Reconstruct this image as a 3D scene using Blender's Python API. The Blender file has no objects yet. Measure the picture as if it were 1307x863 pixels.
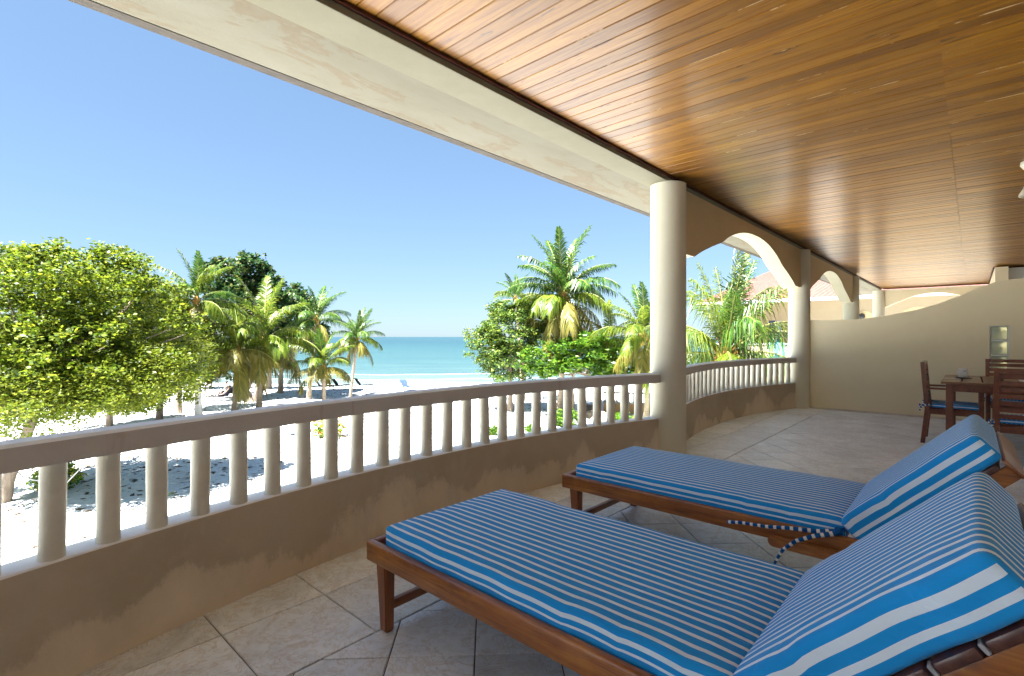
import bpy, bmesh, math, random
import numpy as np
from mathutils import Vector, Matrix, Euler
random.seed(7); rng = np.random.default_rng(7)
scene = bpy.context.scene
C = scene.collection
R = math.radians
CT, ST = .7396, .6730                      # the view direction seen from the building's axes (x out of the house wall, y along it)
THETA = math.atan2(ST, CT)

def W(X, Y, z=0.):                          # metres right / ahead of the standing point -> world
    return Vector((CT*X - ST*Y, ST*X + CT*Y, z))
def at(u, Y, z=0.):
    return W((u-653.5)/645*Y, Y, z)

# ---------------------------------------------------------------- camera
cam = bpy.data.cameras.new('camera'); camo = bpy.data.objects.new('camera', cam); C.objects.link(camo)
cam.sensor_width = 36; cam.lens = 645/1307*36; cam.shift_y = -1.5/1307
cam.clip_start = .05; cam.clip_end = 60000
camo.location = (0, 0, 1.3); camo.rotation_euler = (R(90), 0, THETA)
scene.camera = camo
# ---------------------------------------------------------------- light
SUN_EL = 62
sd = W(-.76, -.65); sd.normalize()
sunv = Vector((sd.x*math.cos(R(SUN_EL)), sd.y*math.cos(R(SUN_EL)), math.sin(R(SUN_EL))))
world = bpy.data.worlds.new('World'); scene.world = world; world.use_nodes = True
nt = world.node_tree; nt.nodes.clear()
wo = nt.nodes.new('ShaderNodeOutputWorld'); bg = nt.nodes.new('ShaderNodeBackground')
sky = nt.nodes.new('ShaderNodeTexSky'); sky.sky_type = 'NISHITA'; sky.sun_disc = False
sky.sun_elevation = R(SUN_EL); sky.sun_rotation = math.atan2(sunv.x, sunv.y)
sky.air_density = 1.0; sky.dust_density = .3; sky.ozone_density = 3.0; sky.altitude = 0
bg.inputs[1].default_value = .05
gm = nt.nodes.new('ShaderNodeGamma'); gm.inputs[1].default_value = .52          # softer step from zenith to horizon
tn = nt.nodes.new('ShaderNodeMix'); tn.data_type = 'RGBA'; tn.blend_type = 'MULTIPLY'; tn.inputs[0].default_value = 1; tn.inputs[7].default_value = (.425, .545, .68, 1)
nt.links.new(sky.outputs[0], gm.inputs[0]); nt.links.new(gm.outputs[0], tn.inputs[6]); nt.links.new(tn.outputs[2], bg.inputs[0]); nt.links.new(bg.outputs[0], wo.inputs[0])
sl = bpy.data.lights.new('sun', 'SUN'); sl.energy = 3.6; sl.angle = R(.5); sl.color = (1, .985, .96)
so = bpy.data.objects.new('sun', sl); C.objects.link(so)
so.rotation_euler = (-sunv).to_track_quat('-Z', 'Y').to_euler()
scene.view_settings.view_transform = 'Standard'; scene.view_settings.look = 'None'
scene.view_settings.exposure = 3.75; scene.view_settings.gamma = 1
scene.render.engine = 'CYCLES'
cy = scene.cycles
cy.max_bounces = 12; cy.diffuse_bounces = 8; cy.glossy_bounces = 4; cy.transmission_bounces = 8; cy.transparent_max_bounces = 8
cy.use_denoising = True; cy.use_adaptive_sampling = True; cy.adaptive_threshold = .01
cy.sample_clamp_indirect = 12

# ---------------------------------------------------------------- materials
class N:
    def __init__(s, name):
        s.m = bpy.data.materials.new(name); s.m.use_nodes = True
        s.t = s.m.node_tree; s.t.nodes.clear()
        s.out = s.t.nodes.new('ShaderNodeOutputMaterial')
    def n(s, typ, **kw):
        x = s.t.nodes.new(typ)
        for k, v in kw.items():
            if k.startswith('i_'): x.inputs[int(k[2:])].default_value = v
            else: setattr(x, k, v)
        return x
    def l(s, a, b): s.t.links.new(a, b)
    def bsdf(s, rough=.6, spec=.5, **kw):
        b = s.n('ShaderNodeBsdfPrincipled')
        b.inputs['Roughness'].default_value = rough; b.inputs['Specular IOR Level'].default_value = spec
        for k, v in kw.items(): b.inputs[k.replace('_', ' ')].default_value = v
        s.l(b.outputs[0], s.out.inputs[0]); s.b = b; return b
    def coord(s, kind='Object', scale=(1, 1, 1), rot=(0, 0, 0)):
        if kind == 'World': o = s.n('ShaderNodeNewGeometry').outputs['Position']
        else: o = s.n('ShaderNodeTexCoord').outputs[kind]
        mp = s.n('ShaderNodeMapping'); mp.inputs['Scale'].default_value = scale; mp.inputs['Rotation'].default_value = rot
        s.l(o, mp.inputs[0]); return mp.outputs[0]
    def noise(s, vec, scale=5, detail=4, rough=.55, dist=0):
        x = s.n('ShaderNodeTexNoise'); x.inputs['Scale'].default_value = scale; x.inputs['Detail'].default_value = detail
        x.inputs['Roughness'].default_value = rough; x.inputs['Distortion'].default_value = dist
        s.l(vec, x.inputs['Vector']); return x.outputs['Fac']
    def ramp(s, fac, stops, interp='LINEAR'):
        r = s.n('ShaderNodeValToRGB'); cr = r.color_ramp; cr.interpolation = interp
        while len(cr.elements) > 1: cr.elements.remove(cr.elements[-1])
        for i, (p, c) in enumerate(stops):
            e = cr.elements[0] if i == 0 else cr.elements.new(p)
            e.position = p; e.color = (c, c, c, 1) if isinstance(c, (int, float)) else (*c, 1)
        s.l(fac, r.inputs[0]); return r.outputs[0]
    def mix(s, fac, a, b, mode='MIX'):
        x = s.n('ShaderNodeMix', data_type='RGBA', blend_type=mode)
        for v, i in ((fac, 0), (a, 6), (b, 7)):
            if hasattr(v, 'is_linked') or hasattr(v, 'links'): s.l(v, x.inputs[i])
            else: x.inputs[i].default_value = v if i == 0 else (*v, 1)
        return x.outputs[2]
    def math(s, op, a, b=0., c=None):
        x = s.n('ShaderNodeMath', operation=op)
        for v, i in ((a, 0), (b, 1), (c, 2)):
            if v is None: continue
            if hasattr(v, 'links'): s.l(v, x.inputs[i])
            else: x.inputs[i].default_value = v
        return x.outputs[0]
    def bump(s, h, strength=.3, dist=.01):
        x = s.n('ShaderNodeBump'); x.inputs['Strength'].default_value = strength; x.inputs['Distance'].default_value = dist
        s.l(h, x.inputs['Height']); s.l(x.outputs[0], s.b.inputs['Normal'])
    def rand(s): return s.n('ShaderNodeObjectInfo').outputs['Random']
    def col(s, c): s.l(c, s.b.inputs['Base Color'])

def simple(name, c1, c2, scale=6, rough=.6, bump=.2, bscale=60, spec=.4, stretch=(1, 1, 1), kind='Object', vary=.0, dist=.004, **kw):
    m = N(name); m.bsdf(rough, spec, **kw)
    v = m.coord(kind, stretch)
    f = m.ramp(m.noise(v, scale, 5, .6, .3), [(.3, 0), (.7, 1)])
    col = m.mix(f, c1, c2)
    if vary:
        mr = m.n('ShaderNodeMapRange'); mr.inputs[3].default_value = 1-vary; mr.inputs[4].default_value = 1+vary
        m.l(m.rand(), mr.inputs[0])
        h = m.n('ShaderNodeHueSaturation'); m.l(mr.outputs[0], h.inputs['Value']); m.l(col, h.inputs['Color']); col = h.outputs[0]
    m.col(col)
    if bump: m.bump(m.noise(v, bscale, 4, .6), bump, dist)
    return m.m

def plaster(name, base, dark, light, rough=.75, stains=0., low=None, blotch=1.1):
    m = N(name); m.bsdf(rough, .35)
    v = m.coord('World')
    f = m.ramp(m.noise(v, blotch, 5, .6, .5), [(.34, 0), (.66, 1)])
    col = m.mix(f, dark, base)
    f2 = m.ramp(m.noise(v, 9, 6, .7), [(.50, 0), (.75, 1)])
    col = m.mix(m.math('MULTIPLY', f2, .35), col, light)
    if stains:                               # old washed-out patches rising from the foot of the wall
        z = m.n('ShaderNodeSeparateXYZ'); m.l(m.coord('World'), z.inputs[0])
        big = m.noise(m.coord('World', (1, 1, .35)), 1.7, 2, .5)
        fine = m.noise(m.coord('World', (1, 1, .6)), 14, 6, .75)
        h = m.math('ADD', m.math('MULTIPLY', big, 1.55), m.math('MULTIPLY', fine, .34))
        h = m.math('SUBTRACT', h, m.math('MULTIPLY', z.outputs[2], 1.25))
        k = m.ramp(h, [(.66, 0), (.72, .6), (1., 1)])
        col = m.mix(m.math('MULTIPLY', k, stains), col, low)
        g = m.ramp(m.noise(m.coord('World', (1, 1, .5)), 3.1, 6, .7, .6), [(.58, 0), (.66, 1)])
        col = m.mix(m.math('MULTIPLY', g, .35), col, (low[0]*.62, low[1]*.66, low[2]*.72))
    m.col(col); m.bump(m.noise(v, 45, 5, .65), .25, .006)
    return m.m

MAT = {}
def skylit_top(mat, colr):  # paints skylight into the colour: upward faces turn pale
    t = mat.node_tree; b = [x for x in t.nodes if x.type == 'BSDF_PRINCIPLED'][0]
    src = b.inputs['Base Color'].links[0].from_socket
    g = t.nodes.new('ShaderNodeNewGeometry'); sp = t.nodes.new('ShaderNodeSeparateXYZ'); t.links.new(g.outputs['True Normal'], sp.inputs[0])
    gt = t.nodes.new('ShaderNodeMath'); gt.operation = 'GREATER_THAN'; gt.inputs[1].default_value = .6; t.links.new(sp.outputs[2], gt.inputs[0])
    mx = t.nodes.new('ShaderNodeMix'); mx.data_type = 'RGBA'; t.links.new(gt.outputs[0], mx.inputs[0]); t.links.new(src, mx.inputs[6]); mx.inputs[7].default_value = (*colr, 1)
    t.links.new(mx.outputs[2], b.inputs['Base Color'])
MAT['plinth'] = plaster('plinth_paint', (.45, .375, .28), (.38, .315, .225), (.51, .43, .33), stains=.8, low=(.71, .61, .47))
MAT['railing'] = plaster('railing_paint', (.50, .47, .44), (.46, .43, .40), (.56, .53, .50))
mm_ = MAT['railing']; t_ = mm_.node_tree; b_ = [x for x in t_.nodes if x.type == 'BSDF_PRINCIPLED'][0]; src_ = b_.inputs['Base Color'].links[0].from_socket
g_ = t_.nodes.new('ShaderNodeNewGeometry'); mp_ = t_.nodes.new('ShaderNodeMapping'); mp_.inputs['Scale'].default_value = (2.6, 2.6, .35); t_.links.new(g_.outputs['Position'], mp_.inputs[0])
ns_ = t_.nodes.new('ShaderNodeTexNoise'); ns_.inputs['Scale'].default_value = 3.2; ns_.inputs['Detail'].default_value = 5; ns_.inputs['Roughness'].default_value = .7; t_.links.new(mp_.outputs[0], ns_.inputs['Vector'])
rr_ = t_.nodes.new('ShaderNodeValToRGB'); rr_.color_ramp.elements[0].position = .60; rr_.color_ramp.elements[1].position = .74; rr_.color_ramp.elements[1].color = (.6, .6, .6, 1); t_.links.new(ns_.outputs[0], rr_.inputs[0])
mx_ = t_.nodes.new('ShaderNodeMix'); mx_.data_type = 'RGBA'; t_.links.new(rr_.outputs[0], mx_.inputs[0]); t_.links.new(src_, mx_.inputs[6]); mx_.inputs[7].default_value = (.36, .24, .17, 1); t_.links.new(mx_.outputs[2], b_.inputs['Base Color'])
skylit_top(MAT['plinth'], (.74, .76, .78)); skylit_top(MAT['railing'], (.76, .80, .84))  # pale skylight tint on the plinth and handrail tops
MAT['baluster'] = plaster('baluster_paint', (.62, .60, .51), (.54, .51, .42), (.68, .66, .60), blotch=6)
MAT['column'] = plaster('column_paint', (.57, .54, .42), (.535, .50, .38), (.60, .57, .47))
MAT['arch'] = plaster('arch_paint', (.54, .40, .22), (.50, .37, .195), (.57, .44, .26))
MAT['archsoffit'] = plaster('arch_underside_paint', (.52, .47, .33), (.49, .44, .30), (.55, .5, .37))
MAT['wall'] = plaster('privacy_wall_paint', (.69, .60, .40), (.66, .57, .37), (.73, .64, .44))
MAT['housewall'] = plaster('house_wall_paint', (.76, .66, .45), (.72, .62, .42), (.8, .7, .5))
MAT['beam'] = plaster('beam_paint', (.185, .168, .11), (.165, .15, .095), (.205, .188, .13), blotch=3)

m = N('eave_soffit'); m.bsdf(.8, .3)
v = m.coord('World')
c = m.mix(m.ramp(m.noise(m.coord('World', (1.6, .6, 1)), 1.5, 6, .6, .4), [(.35, 0), (.65, 1)]), (.145, .130, .09), (.17, .157, .115))
st_ = m.ramp(m.noise(m.coord('World', (2.2, .7, 1)), 1.5, 8, .66, .7), [(.52, 0), (.55, .7), (.62, .15), (.75, 0)])
c = m.mix(m.math('MULTIPLY', st_, .75), c, (.13, .085, .04))
sp = m.ramp(m.noise(v, 22, 3, .8), [(.72, 0), (.76, 1)])
c = m.mix(m.math('MULTIPLY', sp, .7), c, (.16, .13, .06))
m.col(c); m.bump(m.noise(v, 30, 5), .3, .006); MAT['soffit'] = m.m

# varnished ceiling boards: shade changes board by board
m = N('ceiling_board'); b = m.bsdf(.45, .25); b.inputs['Coat Weight'].default_value = .32; b.inputs['Coat Roughness'].default_value = .2
sx = m.n('ShaderNodeSeparateXYZ'); m.l(m.coord('World'), sx.inputs[0])
pid = m.math('FLOOR', m.math('DIVIDE', m.math('ADD', sx.outputs[1], 20.0), .11))
pid2 = m.math('ADD', m.math('MULTIPLY', pid, 3.0), m.math('GREATER_THAN', sx.outputs[0], -.13))
wn = m.n('ShaderNodeTexWhiteNoise', noise_dimensions='1D'); m.l(pid2, wn.inputs['W'])
cb = m.n('ShaderNodeCombineXYZ'); m.l(m.math('MULTIPLY', sx.outputs[0], 1.3), cb.inputs[0]); m.l(m.math('MULTIPLY', sx.outputs[1], 26), cb.inputs[1])
m.l(m.math('MULTIPLY', wn.outputs[0], 40), cb.inputs[2])
g1 = m.noise(cb.outputs[0], 1.4, 8, .68, 1.3)
c = m.ramp(g1, [(.22, (.095, .028, .003)), (.42, (.215, .080, .004)), (.56, (.285, .120, .005)), (.78, (.345, .162, .010))])
tone = m.ramp(wn.outputs[0], [(0, (.60, .56, .54)), (.35, (.84, .84, .84)), (.7, (.98, .98, .98)), (1, (1.1, 1.12, 1.05))])
c = m.mix(1.0, c, tone, 'MULTIPLY')
cb2 = m.n('ShaderNodeCombineXYZ'); m.l(m.math('MULTIPLY', sx.outputs[0], 2.2), cb2.inputs[0]); m.l(m.math('MULTIPLY', sx.outputs[1], 14), cb2.inputs[1]); m.l(m.math('MULTIPLY', wn.outputs[0], 17), cb2.inputs[2])
kn = m.ramp(m.noise(cb2.outputs[0], 1.1, 3, .6, .8), [(.63, 0), (.69, 1)])
c = m.mix(m.math('MULTIPLY', kn, .8), c, (.06, .022, .006))
fr_ = m.math('ABSOLUTE', m.math('SUBTRACT', m.math('FRACT', m.math('DIVIDE', m.math('ADD', sx.outputs[1], 20.0), .11)), .5))
cb4 = m.n('ShaderNodeCombineXYZ'); m.l(m.math('MULTIPLY', sx.outputs[0], 1.6), cb4.inputs[0]); m.l(m.math('MULTIPLY', pid, 3.7), cb4.inputs[1])
pale_edge = m.math('MULTIPLY', m.math('GREATER_THAN', fr_, .455), m.ramp(m.noise(cb4.outputs[0], 1.0, 6, .7), [(.57, 0), (.62, 1)]))  # pale streaks broken along the board edges
c = m.mix(m.math('MULTIPLY', pale_edge, .75), c, (.62, .46, .28))
m.col(c)
cb3 = m.n('ShaderNodeCombineXYZ'); m.l(m.math('MULTIPLY', sx.outputs[0], 3), cb3.inputs[0]); m.l(m.math('MULTIPLY', sx.outputs[1], 60), cb3.inputs[1])
m.bump(m.noise(cb3.outputs[0], 2, 4, .6), .22, .004); MAT['board'] = m.m
MAT['darkwood'] = simple('dark_stained_trim', (.05, .015, .008), (.09, .03, .015), 8, .8, .2, spec=.15, stretch=(1, 1, 6))
MAT['void'] = simple('batten_shadow_gap', (.03, .015, .008), (.04, .02, .01), 8, .9, 0)

def wood(name, c1, c2, c3, stretch, rough=.35):
    m = N(name); b = m.bsdf(rough, .5); b.inputs['Coat Weight'].default_value = .35; b.inputs['Coat Roughness'].default_value = .25
    v = m.coord('Object', stretch)
    add = m.n('ShaderNodeVectorMath', operation='ADD'); m.l(v, add.inputs[0]); m.l(m.rand(), add.inputs[1])
    g = m.noise(add.outputs[0], 2.2, 7, .65, 1.0)
    c = m.ramp(g, [(.28, c1), (.5, c2), (.74, c3)])
    w = m.ramp(m.noise(m.coord('Object', (1, 1, 1)), 7, 5, .7), [(.55, 0), (.72, 1)])
    c = m.mix(m.math('MULTIPLY', w, .55), c, (c1[0]*.6, c1[1]*.6, c1[2]*.7))
    w2 = m.ramp(m.noise(m.coord('Object', (1, 1, 1)), 3.1, 4, .6), [(.5, 0), (.66, 1)]); c = m.mix(m.math('MULTIPLY', w2, .35), c, (c3[0]*1.3, c3[1]*1.35, c3[2]*1.3))
    m.col(c); m.bump(m.noise(v, 14, 4, .6), .15, .002); return m.m
MAT['loungerwood'] = wood('lounger_varnished_wood', (.12, .030, .008), (.27, .088, .014), (.42, .17, .026), (1.5, 22, 22))
MAT['loungerwood_y'] = wood('lounger_varnished_wood_cross', (.12, .035, .012), (.22, .07, .02), (.33, .13, .04), (22, 1.5, 22))
MAT['legwood'] = wood('lounger_leg_wood', (.13, .032, .010), (.24, .075, .02), (.34, .13, .035), (20, 20, 1.5))
MAT['darkslat'] = wood('dark_slat_wood', (.035, .010, .010), (.07, .02, .015), (.13, .05, .03), (14, 1.5, 14))
MAT['teak'] = wood('dining_teak', (.075, .018, .008), (.15, .037, .014), (.23, .07, .024), (10, 10, 10))
MAT['tabletop'] = wood('dining_table_boards', (.10, .035, .014), (.17, .065, .026), (.25, .11, .045), (14, 1.2, 14), .3)

# floor tile
m = N('floor_tile'); m.bsdf(.36, .45)
v = m.coord('World')
ad = m.n('ShaderNodeVectorMath', operation='ADD'); m.l(v, ad.inputs[0])
rm = m.math('MULTIPLY', m.rand(), 30); m.l(rm, ad.inputs[1])
a = m.noise(ad.outputs[0], 3.2, 7, .68, 1.2)
c = m.ramp(a, [(.3, (.54, .60, .67)), (.5, (.70, .77, .85)), (.7, (.78, .84, .90))])
vein = m.ramp(m.noise(ad.outputs[0], 5.5, 8, .72, 1.8), [(.47, 0), (.495, 1), (.52, 0)])
c = m.mix(m.math('MULTIPLY', vein, .5), c, (.36, .26, .15))
vn = m.ramp(m.noise(ad.outputs[0], 24, 5, .7, .5), [(.35, 0), (.5, 1)])
c = m.mix(m.math('SUBTRACT', .22, m.math('MULTIPLY', vn, .22)), c, (.36, .31, .25))
hs = m.n('ShaderNodeHueSaturation'); mr = m.n('ShaderNodeMapRange'); mr.inputs[3].default_value = .88; mr.inputs[4].default_value = 1.08
m.l(m.rand(), mr.inputs[0]); m.l(mr.outputs[0], hs.inputs['Value']); m.l(c, hs.inputs['Color'])
m.col(hs.outputs[0]); m.bump(m.noise(ad.outputs[0], 18, 6, .65), .3, .003); MAT['tile'] = m.m
MAT['grout'] = simple('tile_grout', (.10, .08, .06), (.16, .13, .10), 20, .9, .3)

# striped cushion cloth. UV.x runs across the width (0 in the middle) and down the sides, UV.y along the length
def stripe_mat(name, half, pitch, side_bands, side_h):
    m = N(name); b = m.bsdf(.85, .15); b.inputs['Sheen Weight'].default_value = .15
    uv = m.n('ShaderNodeTexCoord').outputs['UV']; s = m.n('ShaderNodeSeparateXYZ'); m.l(uv, s.inputs[0])
    ax = m.math('ABSOLUTE', s.outputs[0])
    fr = m.math('FRACT', m.math('DIVIDE', m.math('ADD', s.outputs[0], 10.0), pitch))
    top = m.math('MULTIPLY', m.math('GREATER_THAN', fr, .37), m.math('LESS_THAN', fr, .69))
    sf = m.math('DIVIDE', m.math('SUBTRACT', ax, half), side_h)
    side = m.ramp(sf, side_bands, 'CONSTANT')
    isside = m.math('GREATER_THAN', ax, half+.0005)
    k = m.math('ADD', m.math('MULTIPLY', side, isside), m.math('MULTIPLY', top, m.math('SUBTRACT', 1.0, isside)))
    v = m.coord('Object')
    w = m.noise(v, 6, 4, .6)
    blue = m.mix(w, (.008, .27, .72), (.014, .32, .80))
    c = m.mix(k, blue, (.66, .80, .95))
    m.col(c)
    we = m.noise(m.coord('Object', (300, 300, 300)), 2, 2, .5)
    wr = m.noise(m.coord('Object', (2.2, 5, 5)), 2.2, 4, .55, .6)
    bb = m.n('ShaderNodeBump'); bb.inputs['Strength'].default_value = .75; bb.inputs['Distance'].default_value = .02; m.l(wr, bb.inputs['Height'])
    b2 = m.n('ShaderNodeBump'); b2.inputs['Strength'].default_value = .15; b2.inputs['Distance'].default_value = .001
    m.l(we, b2.inputs['Height']); m.l(bb.outputs[0], b2.inputs['Normal']); m.l(b2.outputs[0], m.b.inputs['Normal'])
    return m.m
MAT['seatcloth'] = stripe_mat('seat_stripes', .385, .0418, [(0, 0), (.17, 1), (.31, 0), (.47, 1), (.55, 0)], .11)
MAT['backcloth'] = stripe_mat('back_stripes', .385, .0418, [(0, 0), (.24, 1), (.43, 0), (.66, 1), (.80, 0)], .12)
MAT['chaircloth'] = stripe_mat('chair_stripes', .24, .034, [(0, 0), (.35, 1), (.6, 0)], .05)
m = N('striped_tie'); m.bsdf(.85, .1)
uv = m.n('ShaderNodeTexCoord').outputs['UV']; s = m.n('ShaderNodeSeparateXYZ'); m.l(uv, s.inputs[0])
k = m.math('GREATER_THAN', m.math('FRACT', m.math('DIVIDE', s.outputs[1], .036)), .62)
m.col(m.mix(k, (.01, .10, .32), (.78, .8, .8))); MAT['tie'] = m.m

MAT['ceramic'] = simple('white_ceramic', (.78, .78, .76), (.8, .8, .79), 3, .15, 0)
MAT['coaster'] = simple('grey_coaster', (.05, .055, .07), (.07, .075, .09), 10, .5, .2)
MAT['paper'] = simple('white_paper', (.75, .76, .78), (.8, .8, .8), 3, .7, 0)
MAT['clip'] = simple('grey_plastic_clip', (.28, .29, .33), (.35, .36, .4), 8, .5, .1)
MAT['ink'] = simple('mug_print', (.05, .06, .1), (.06, .07, .12), 8, .5, 0)
MAT['brass'] = simple('aged_cream_metal', (.55, .5, .38), (.66, .62, .5), 18, .4, .3, Metallic=.2)
MAT['black'] = simple('black_metal', (.015, .015, .017), (.03, .03, .03), 8, .45, .1)
MAT['blackcloth'] = simple('black_sling_cloth', (.006, .008, .012), (.012, .014, .02), 12, .9, .2)
MAT['greyframe'] = simple('grey_lounger_frame', (.03, .027, .025), (.05, .045, .04), 10, .6, .1)
MAT['towelblue'] = simple('pale_blue_towel', (.07, .12, .25), (.10, .16, .30), 4, .9, .3)
MAT['mortar'] = simple('white_block_joint', (.62, .66, .64), (.7, .74, .72), 9, .6, .2)
m = N('glass_block_glass'); b = m.bsdf(.18, .6); b.inputs['Transmission Weight'].default_value = .65; b.inputs['IOR'].default_value = 1.45
v = m.coord('Object'); m.col(m.mix(m.noise(v, 7, 3), (.42, .52, .40), (.70, .74, .55))); m.bump(m.noise(v, 9, 2, .4, .5), .35, .02); MAT['glassblock'] = m.m
m = N('window_glass'); m.bsdf(.06, .8); m.col(m.mix(m.noise(m.coord('Object'), 1.4, 3), (.10, .18, .2), (.35, .46, .46))); MAT['pane'] = m.m
MAT['teal'] = simple('teal_paint', (.0, .15, .24), (.0, .18, .28), 6, .5, .1)
MAT['louver'] = simple('dark_blue_louver', (.025, .05, .085), (.035, .07, .11), 6, .5, .1)
MAT['nwall'] = plaster('neighbour_wall_paint', (.33, .265, .17), (.31, .245, .155), (.36, .295, .2))
MAT['nwhite'] = plaster('neighbour_white_paint', (.33, .325, .31), (.31, .305, .29), (.36, .355, .34))
MAT['gutter'] = simple('white_gutter', (.4, .41, .42), (.46, .46, .46), 3, .5, .1)
m = N('clay_roof'); m.bsdf(.8, .3)
v = m.coord('World'); c = m.mix(m.noise(v, 1.6, 5, .7), (.085, .036, .028), (.12, .060, .048)); c = m.mix(m.math('MULTIPLY', m.ramp(m.noise(v, 9, 4, .7), [(.5, 0), (.7, 1)]), .4), c, (.15, .10, .085))
m.col(c); MAT['clay'] = m.m
m = N('striped_beach_towel'); m.bsdf(.9, .1)
s = m.n('ShaderNodeSeparateXYZ'); m.l(m.coord('Object'), s.inputs[0])
c = m.ramp(m.math('FRACT', m.math('MULTIPLY', m.math('ADD', s.outputs[0], 5), 1.05)), [(0, (.10, .30, .22)), (.15, (.16, .36, .28)), (.3, (.32, .38, .08)), (.38, (.12, .33, .24)), (.45, (.36, .40, .10)), (.52, (.14, .32, .36)), (.68, (.09, .25, .34)), (.8, (.22, .38, .2)), (.9, (.12, .3, .33))], 'CONSTANT')
m.col(c); MAT['beachtowel'] = m.m

m = N('sand'); m.bsdf(.95, .15)
v = m.coord('World')
c = m.mix(m.noise(v, .35, 6, .65), (.50, .515, .51), (.63, .645, .64))
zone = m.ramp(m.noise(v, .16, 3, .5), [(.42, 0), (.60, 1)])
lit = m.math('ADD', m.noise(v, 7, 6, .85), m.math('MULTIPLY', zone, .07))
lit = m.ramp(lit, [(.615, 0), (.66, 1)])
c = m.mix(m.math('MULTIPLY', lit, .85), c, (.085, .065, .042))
trk = m.ramp(m.noise(v, 1.1, 4, .6, .4), [(.30, 1), (.40, 0)])
c = m.mix(m.math('MULTIPLY', trk, .30), c, (.20, .17, .13))
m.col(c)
h = m.math('ADD', m.noise(v, 2.6, 5, .6), m.math('MULTIPLY', m.noise(v, 12, 4, .6), .35))
m.bump(h, .6, .10); MAT['sand'] = m.m
m = N('sea_water'); b = m.bsdf(.22, .3); b.inputs['IOR'].default_value = 1.33
g = m.n('ShaderNodeNewGeometry'); dt = m.n('ShaderNodeVectorMath', operation='DOT_PRODUCT'); m.l(g.outputs['Position'], dt.inputs[0]); dt.inputs[1].default_value = (-ST, CT, 0)
mr = m.n('ShaderNodeMapRange'); mr.inputs[1].default_value = 52; mr.inputs[2].default_value = 420; m.l(dt.outputs['Value'], mr.inputs[0])
c = m.ramp(mr.outputs[0], [(0, (.10, .13, .12)), (.03, (.042, .078, .074)), (.15, (.022, .058, .057)), (.5, (.011, .043, .045)), (1, (.004, .029, .034))])
pv = m.coord('World', (1, 1, 1), (0, 0, -THETA))
mp2 = m.n('ShaderNodeMapping'); mp2.inputs['Scale'].default_value = (.03, .16, 1); m.l(pv, mp2.inputs[0])
band = m.ramp(m.noise(mp2.outputs[0], 1.2, 7, .7), [(.38, 0), (.62, 1)])
c = m.mix(m.math('MULTIPLY', band, .5), c, (.006, .034, .042))
m.col(c)
mp3 = m.n('ShaderNodeMapping'); mp3.inputs['Scale'].default_value = (.35, 1.2, 1); m.l(pv, mp3.inputs[0])
m.bump(m.math('ADD', m.noise(mp3.outputs[0], 1.0, 6, .65), m.noise(mp2.outputs[0], 3, 5, .6)), .8, .35); MAT['sea'] = m.m
MAT['foam'] = simple('sea_foam', (.75, .78, .78), (.8, .8, .8), 3, .6, .3)

def leaf(name, cols, trans=.45, rough=.5):
    m = N(name); m.out
    r = m.n('ShaderNodeNewGeometry').outputs['Random Per Island']
    c = m.ramp(r, [(i/(len(cols)-1), q) for i, q in enumerate(cols)])
    h = m.n('ShaderNodeHueSaturation'); mr = m.n('ShaderNodeMapRange'); mr.inputs[3].default_value = .85; mr.inputs[4].default_value = 1.15
    m.l(m.rand(), mr.inputs[0]); m.l(mr.outputs[0], h.inputs['Value']); m.l(c, h.inputs['Color']); c = h.outputs[0]
    p = m.n('ShaderNodeBsdfPrincipled'); p.inputs['Roughness'].default_value = rough; p.inputs['Specular IOR Level'].default_value = .35; m.l(c, p.inputs['Base Color'])
    t = m.n('ShaderNodeBsdfTranslucent'); m.l(c, t.inputs[0])
    mx = m.n('ShaderNodeMixShader'); mx.inputs[0].default_value = trans
    m.l(p.outputs[0], mx.inputs[1]); m.l(t.outputs[0], mx.inputs[2]); m.l(mx.outputs[0], m.out.inputs[0]); return m.m
MAT['leaf_lime'] = leaf('lime_leaf', [(.018, .038, .003), (.06, .10, .005), (.125, .165, .009), (.21, .235, .015)], .5)
MAT['leaf_lime2'] = leaf('lime_yellow_leaf', [(.05, .085, .005), (.105, .15, .008), (.17, .21, .013), (.23, .24, .018)], .5)
MAT['leaf_dark'] = leaf('sea_grape_leaf', [(.010, .035, .010), (.022, .062, .018), (.045, .10, .03), (.12, .12, .025)], .3, .35)
MAT['leaf_olive'] = leaf('olive_leaf', [(.02, .05, .008), (.045, .10, .012), (.10, .17, .02), (.22, .24, .03)], .35)
MAT['leaf_bright'] = leaf('almond_leaf', [(.018, .065, .005), (.045, .12, .007), (.09, .19, .011), (.15, .24, .016)], .45, .4)
MAT['leaf_hedge'] = leaf('shrub_leaf', [(.02, .08, .008), (.06, .16, .01), (.16, .26, .015), (.5, .42, .02)], .35)
MAT['petal'] = leaf('red_petal', [(.45, .03, .02), (.6, .06, .02), (.55, .16, .02)], .3)
MAT['palm_green'] = leaf('palm_green', [(.018, .060, .010), (.038, .095, .014), (.09, .15, .016)], .4, .35)
MAT['palm_fresh'] = leaf('palm_fresh_green', [(.045, .085, .008), (.09, .14, .012), (.17, .205, .02)], .5, .35)
MAT['palm_yellow'] = leaf('palm_yellow', [(.10, .105, .018), (.17, .155, .028), (.23, .19, .045)], .5, .4)
MAT['palm_orange'] = leaf('palm_orange', [(.5, .28, .02), (.6, .36, .03), (.45, .2, .03)], .4, .5)
MAT['bark'] = simple('bark', (.16, .12, .09), (.30, .24, .18), 9, .9, .7, 18, stretch=(1, 1, .35), dist=.03)
MAT['palmbark'] = simple('palm_bark', (.22, .17, .12), (.38, .31, .23), 6, .9, .8, 9, stretch=(.5, .5, 3), dist=.03)
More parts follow.
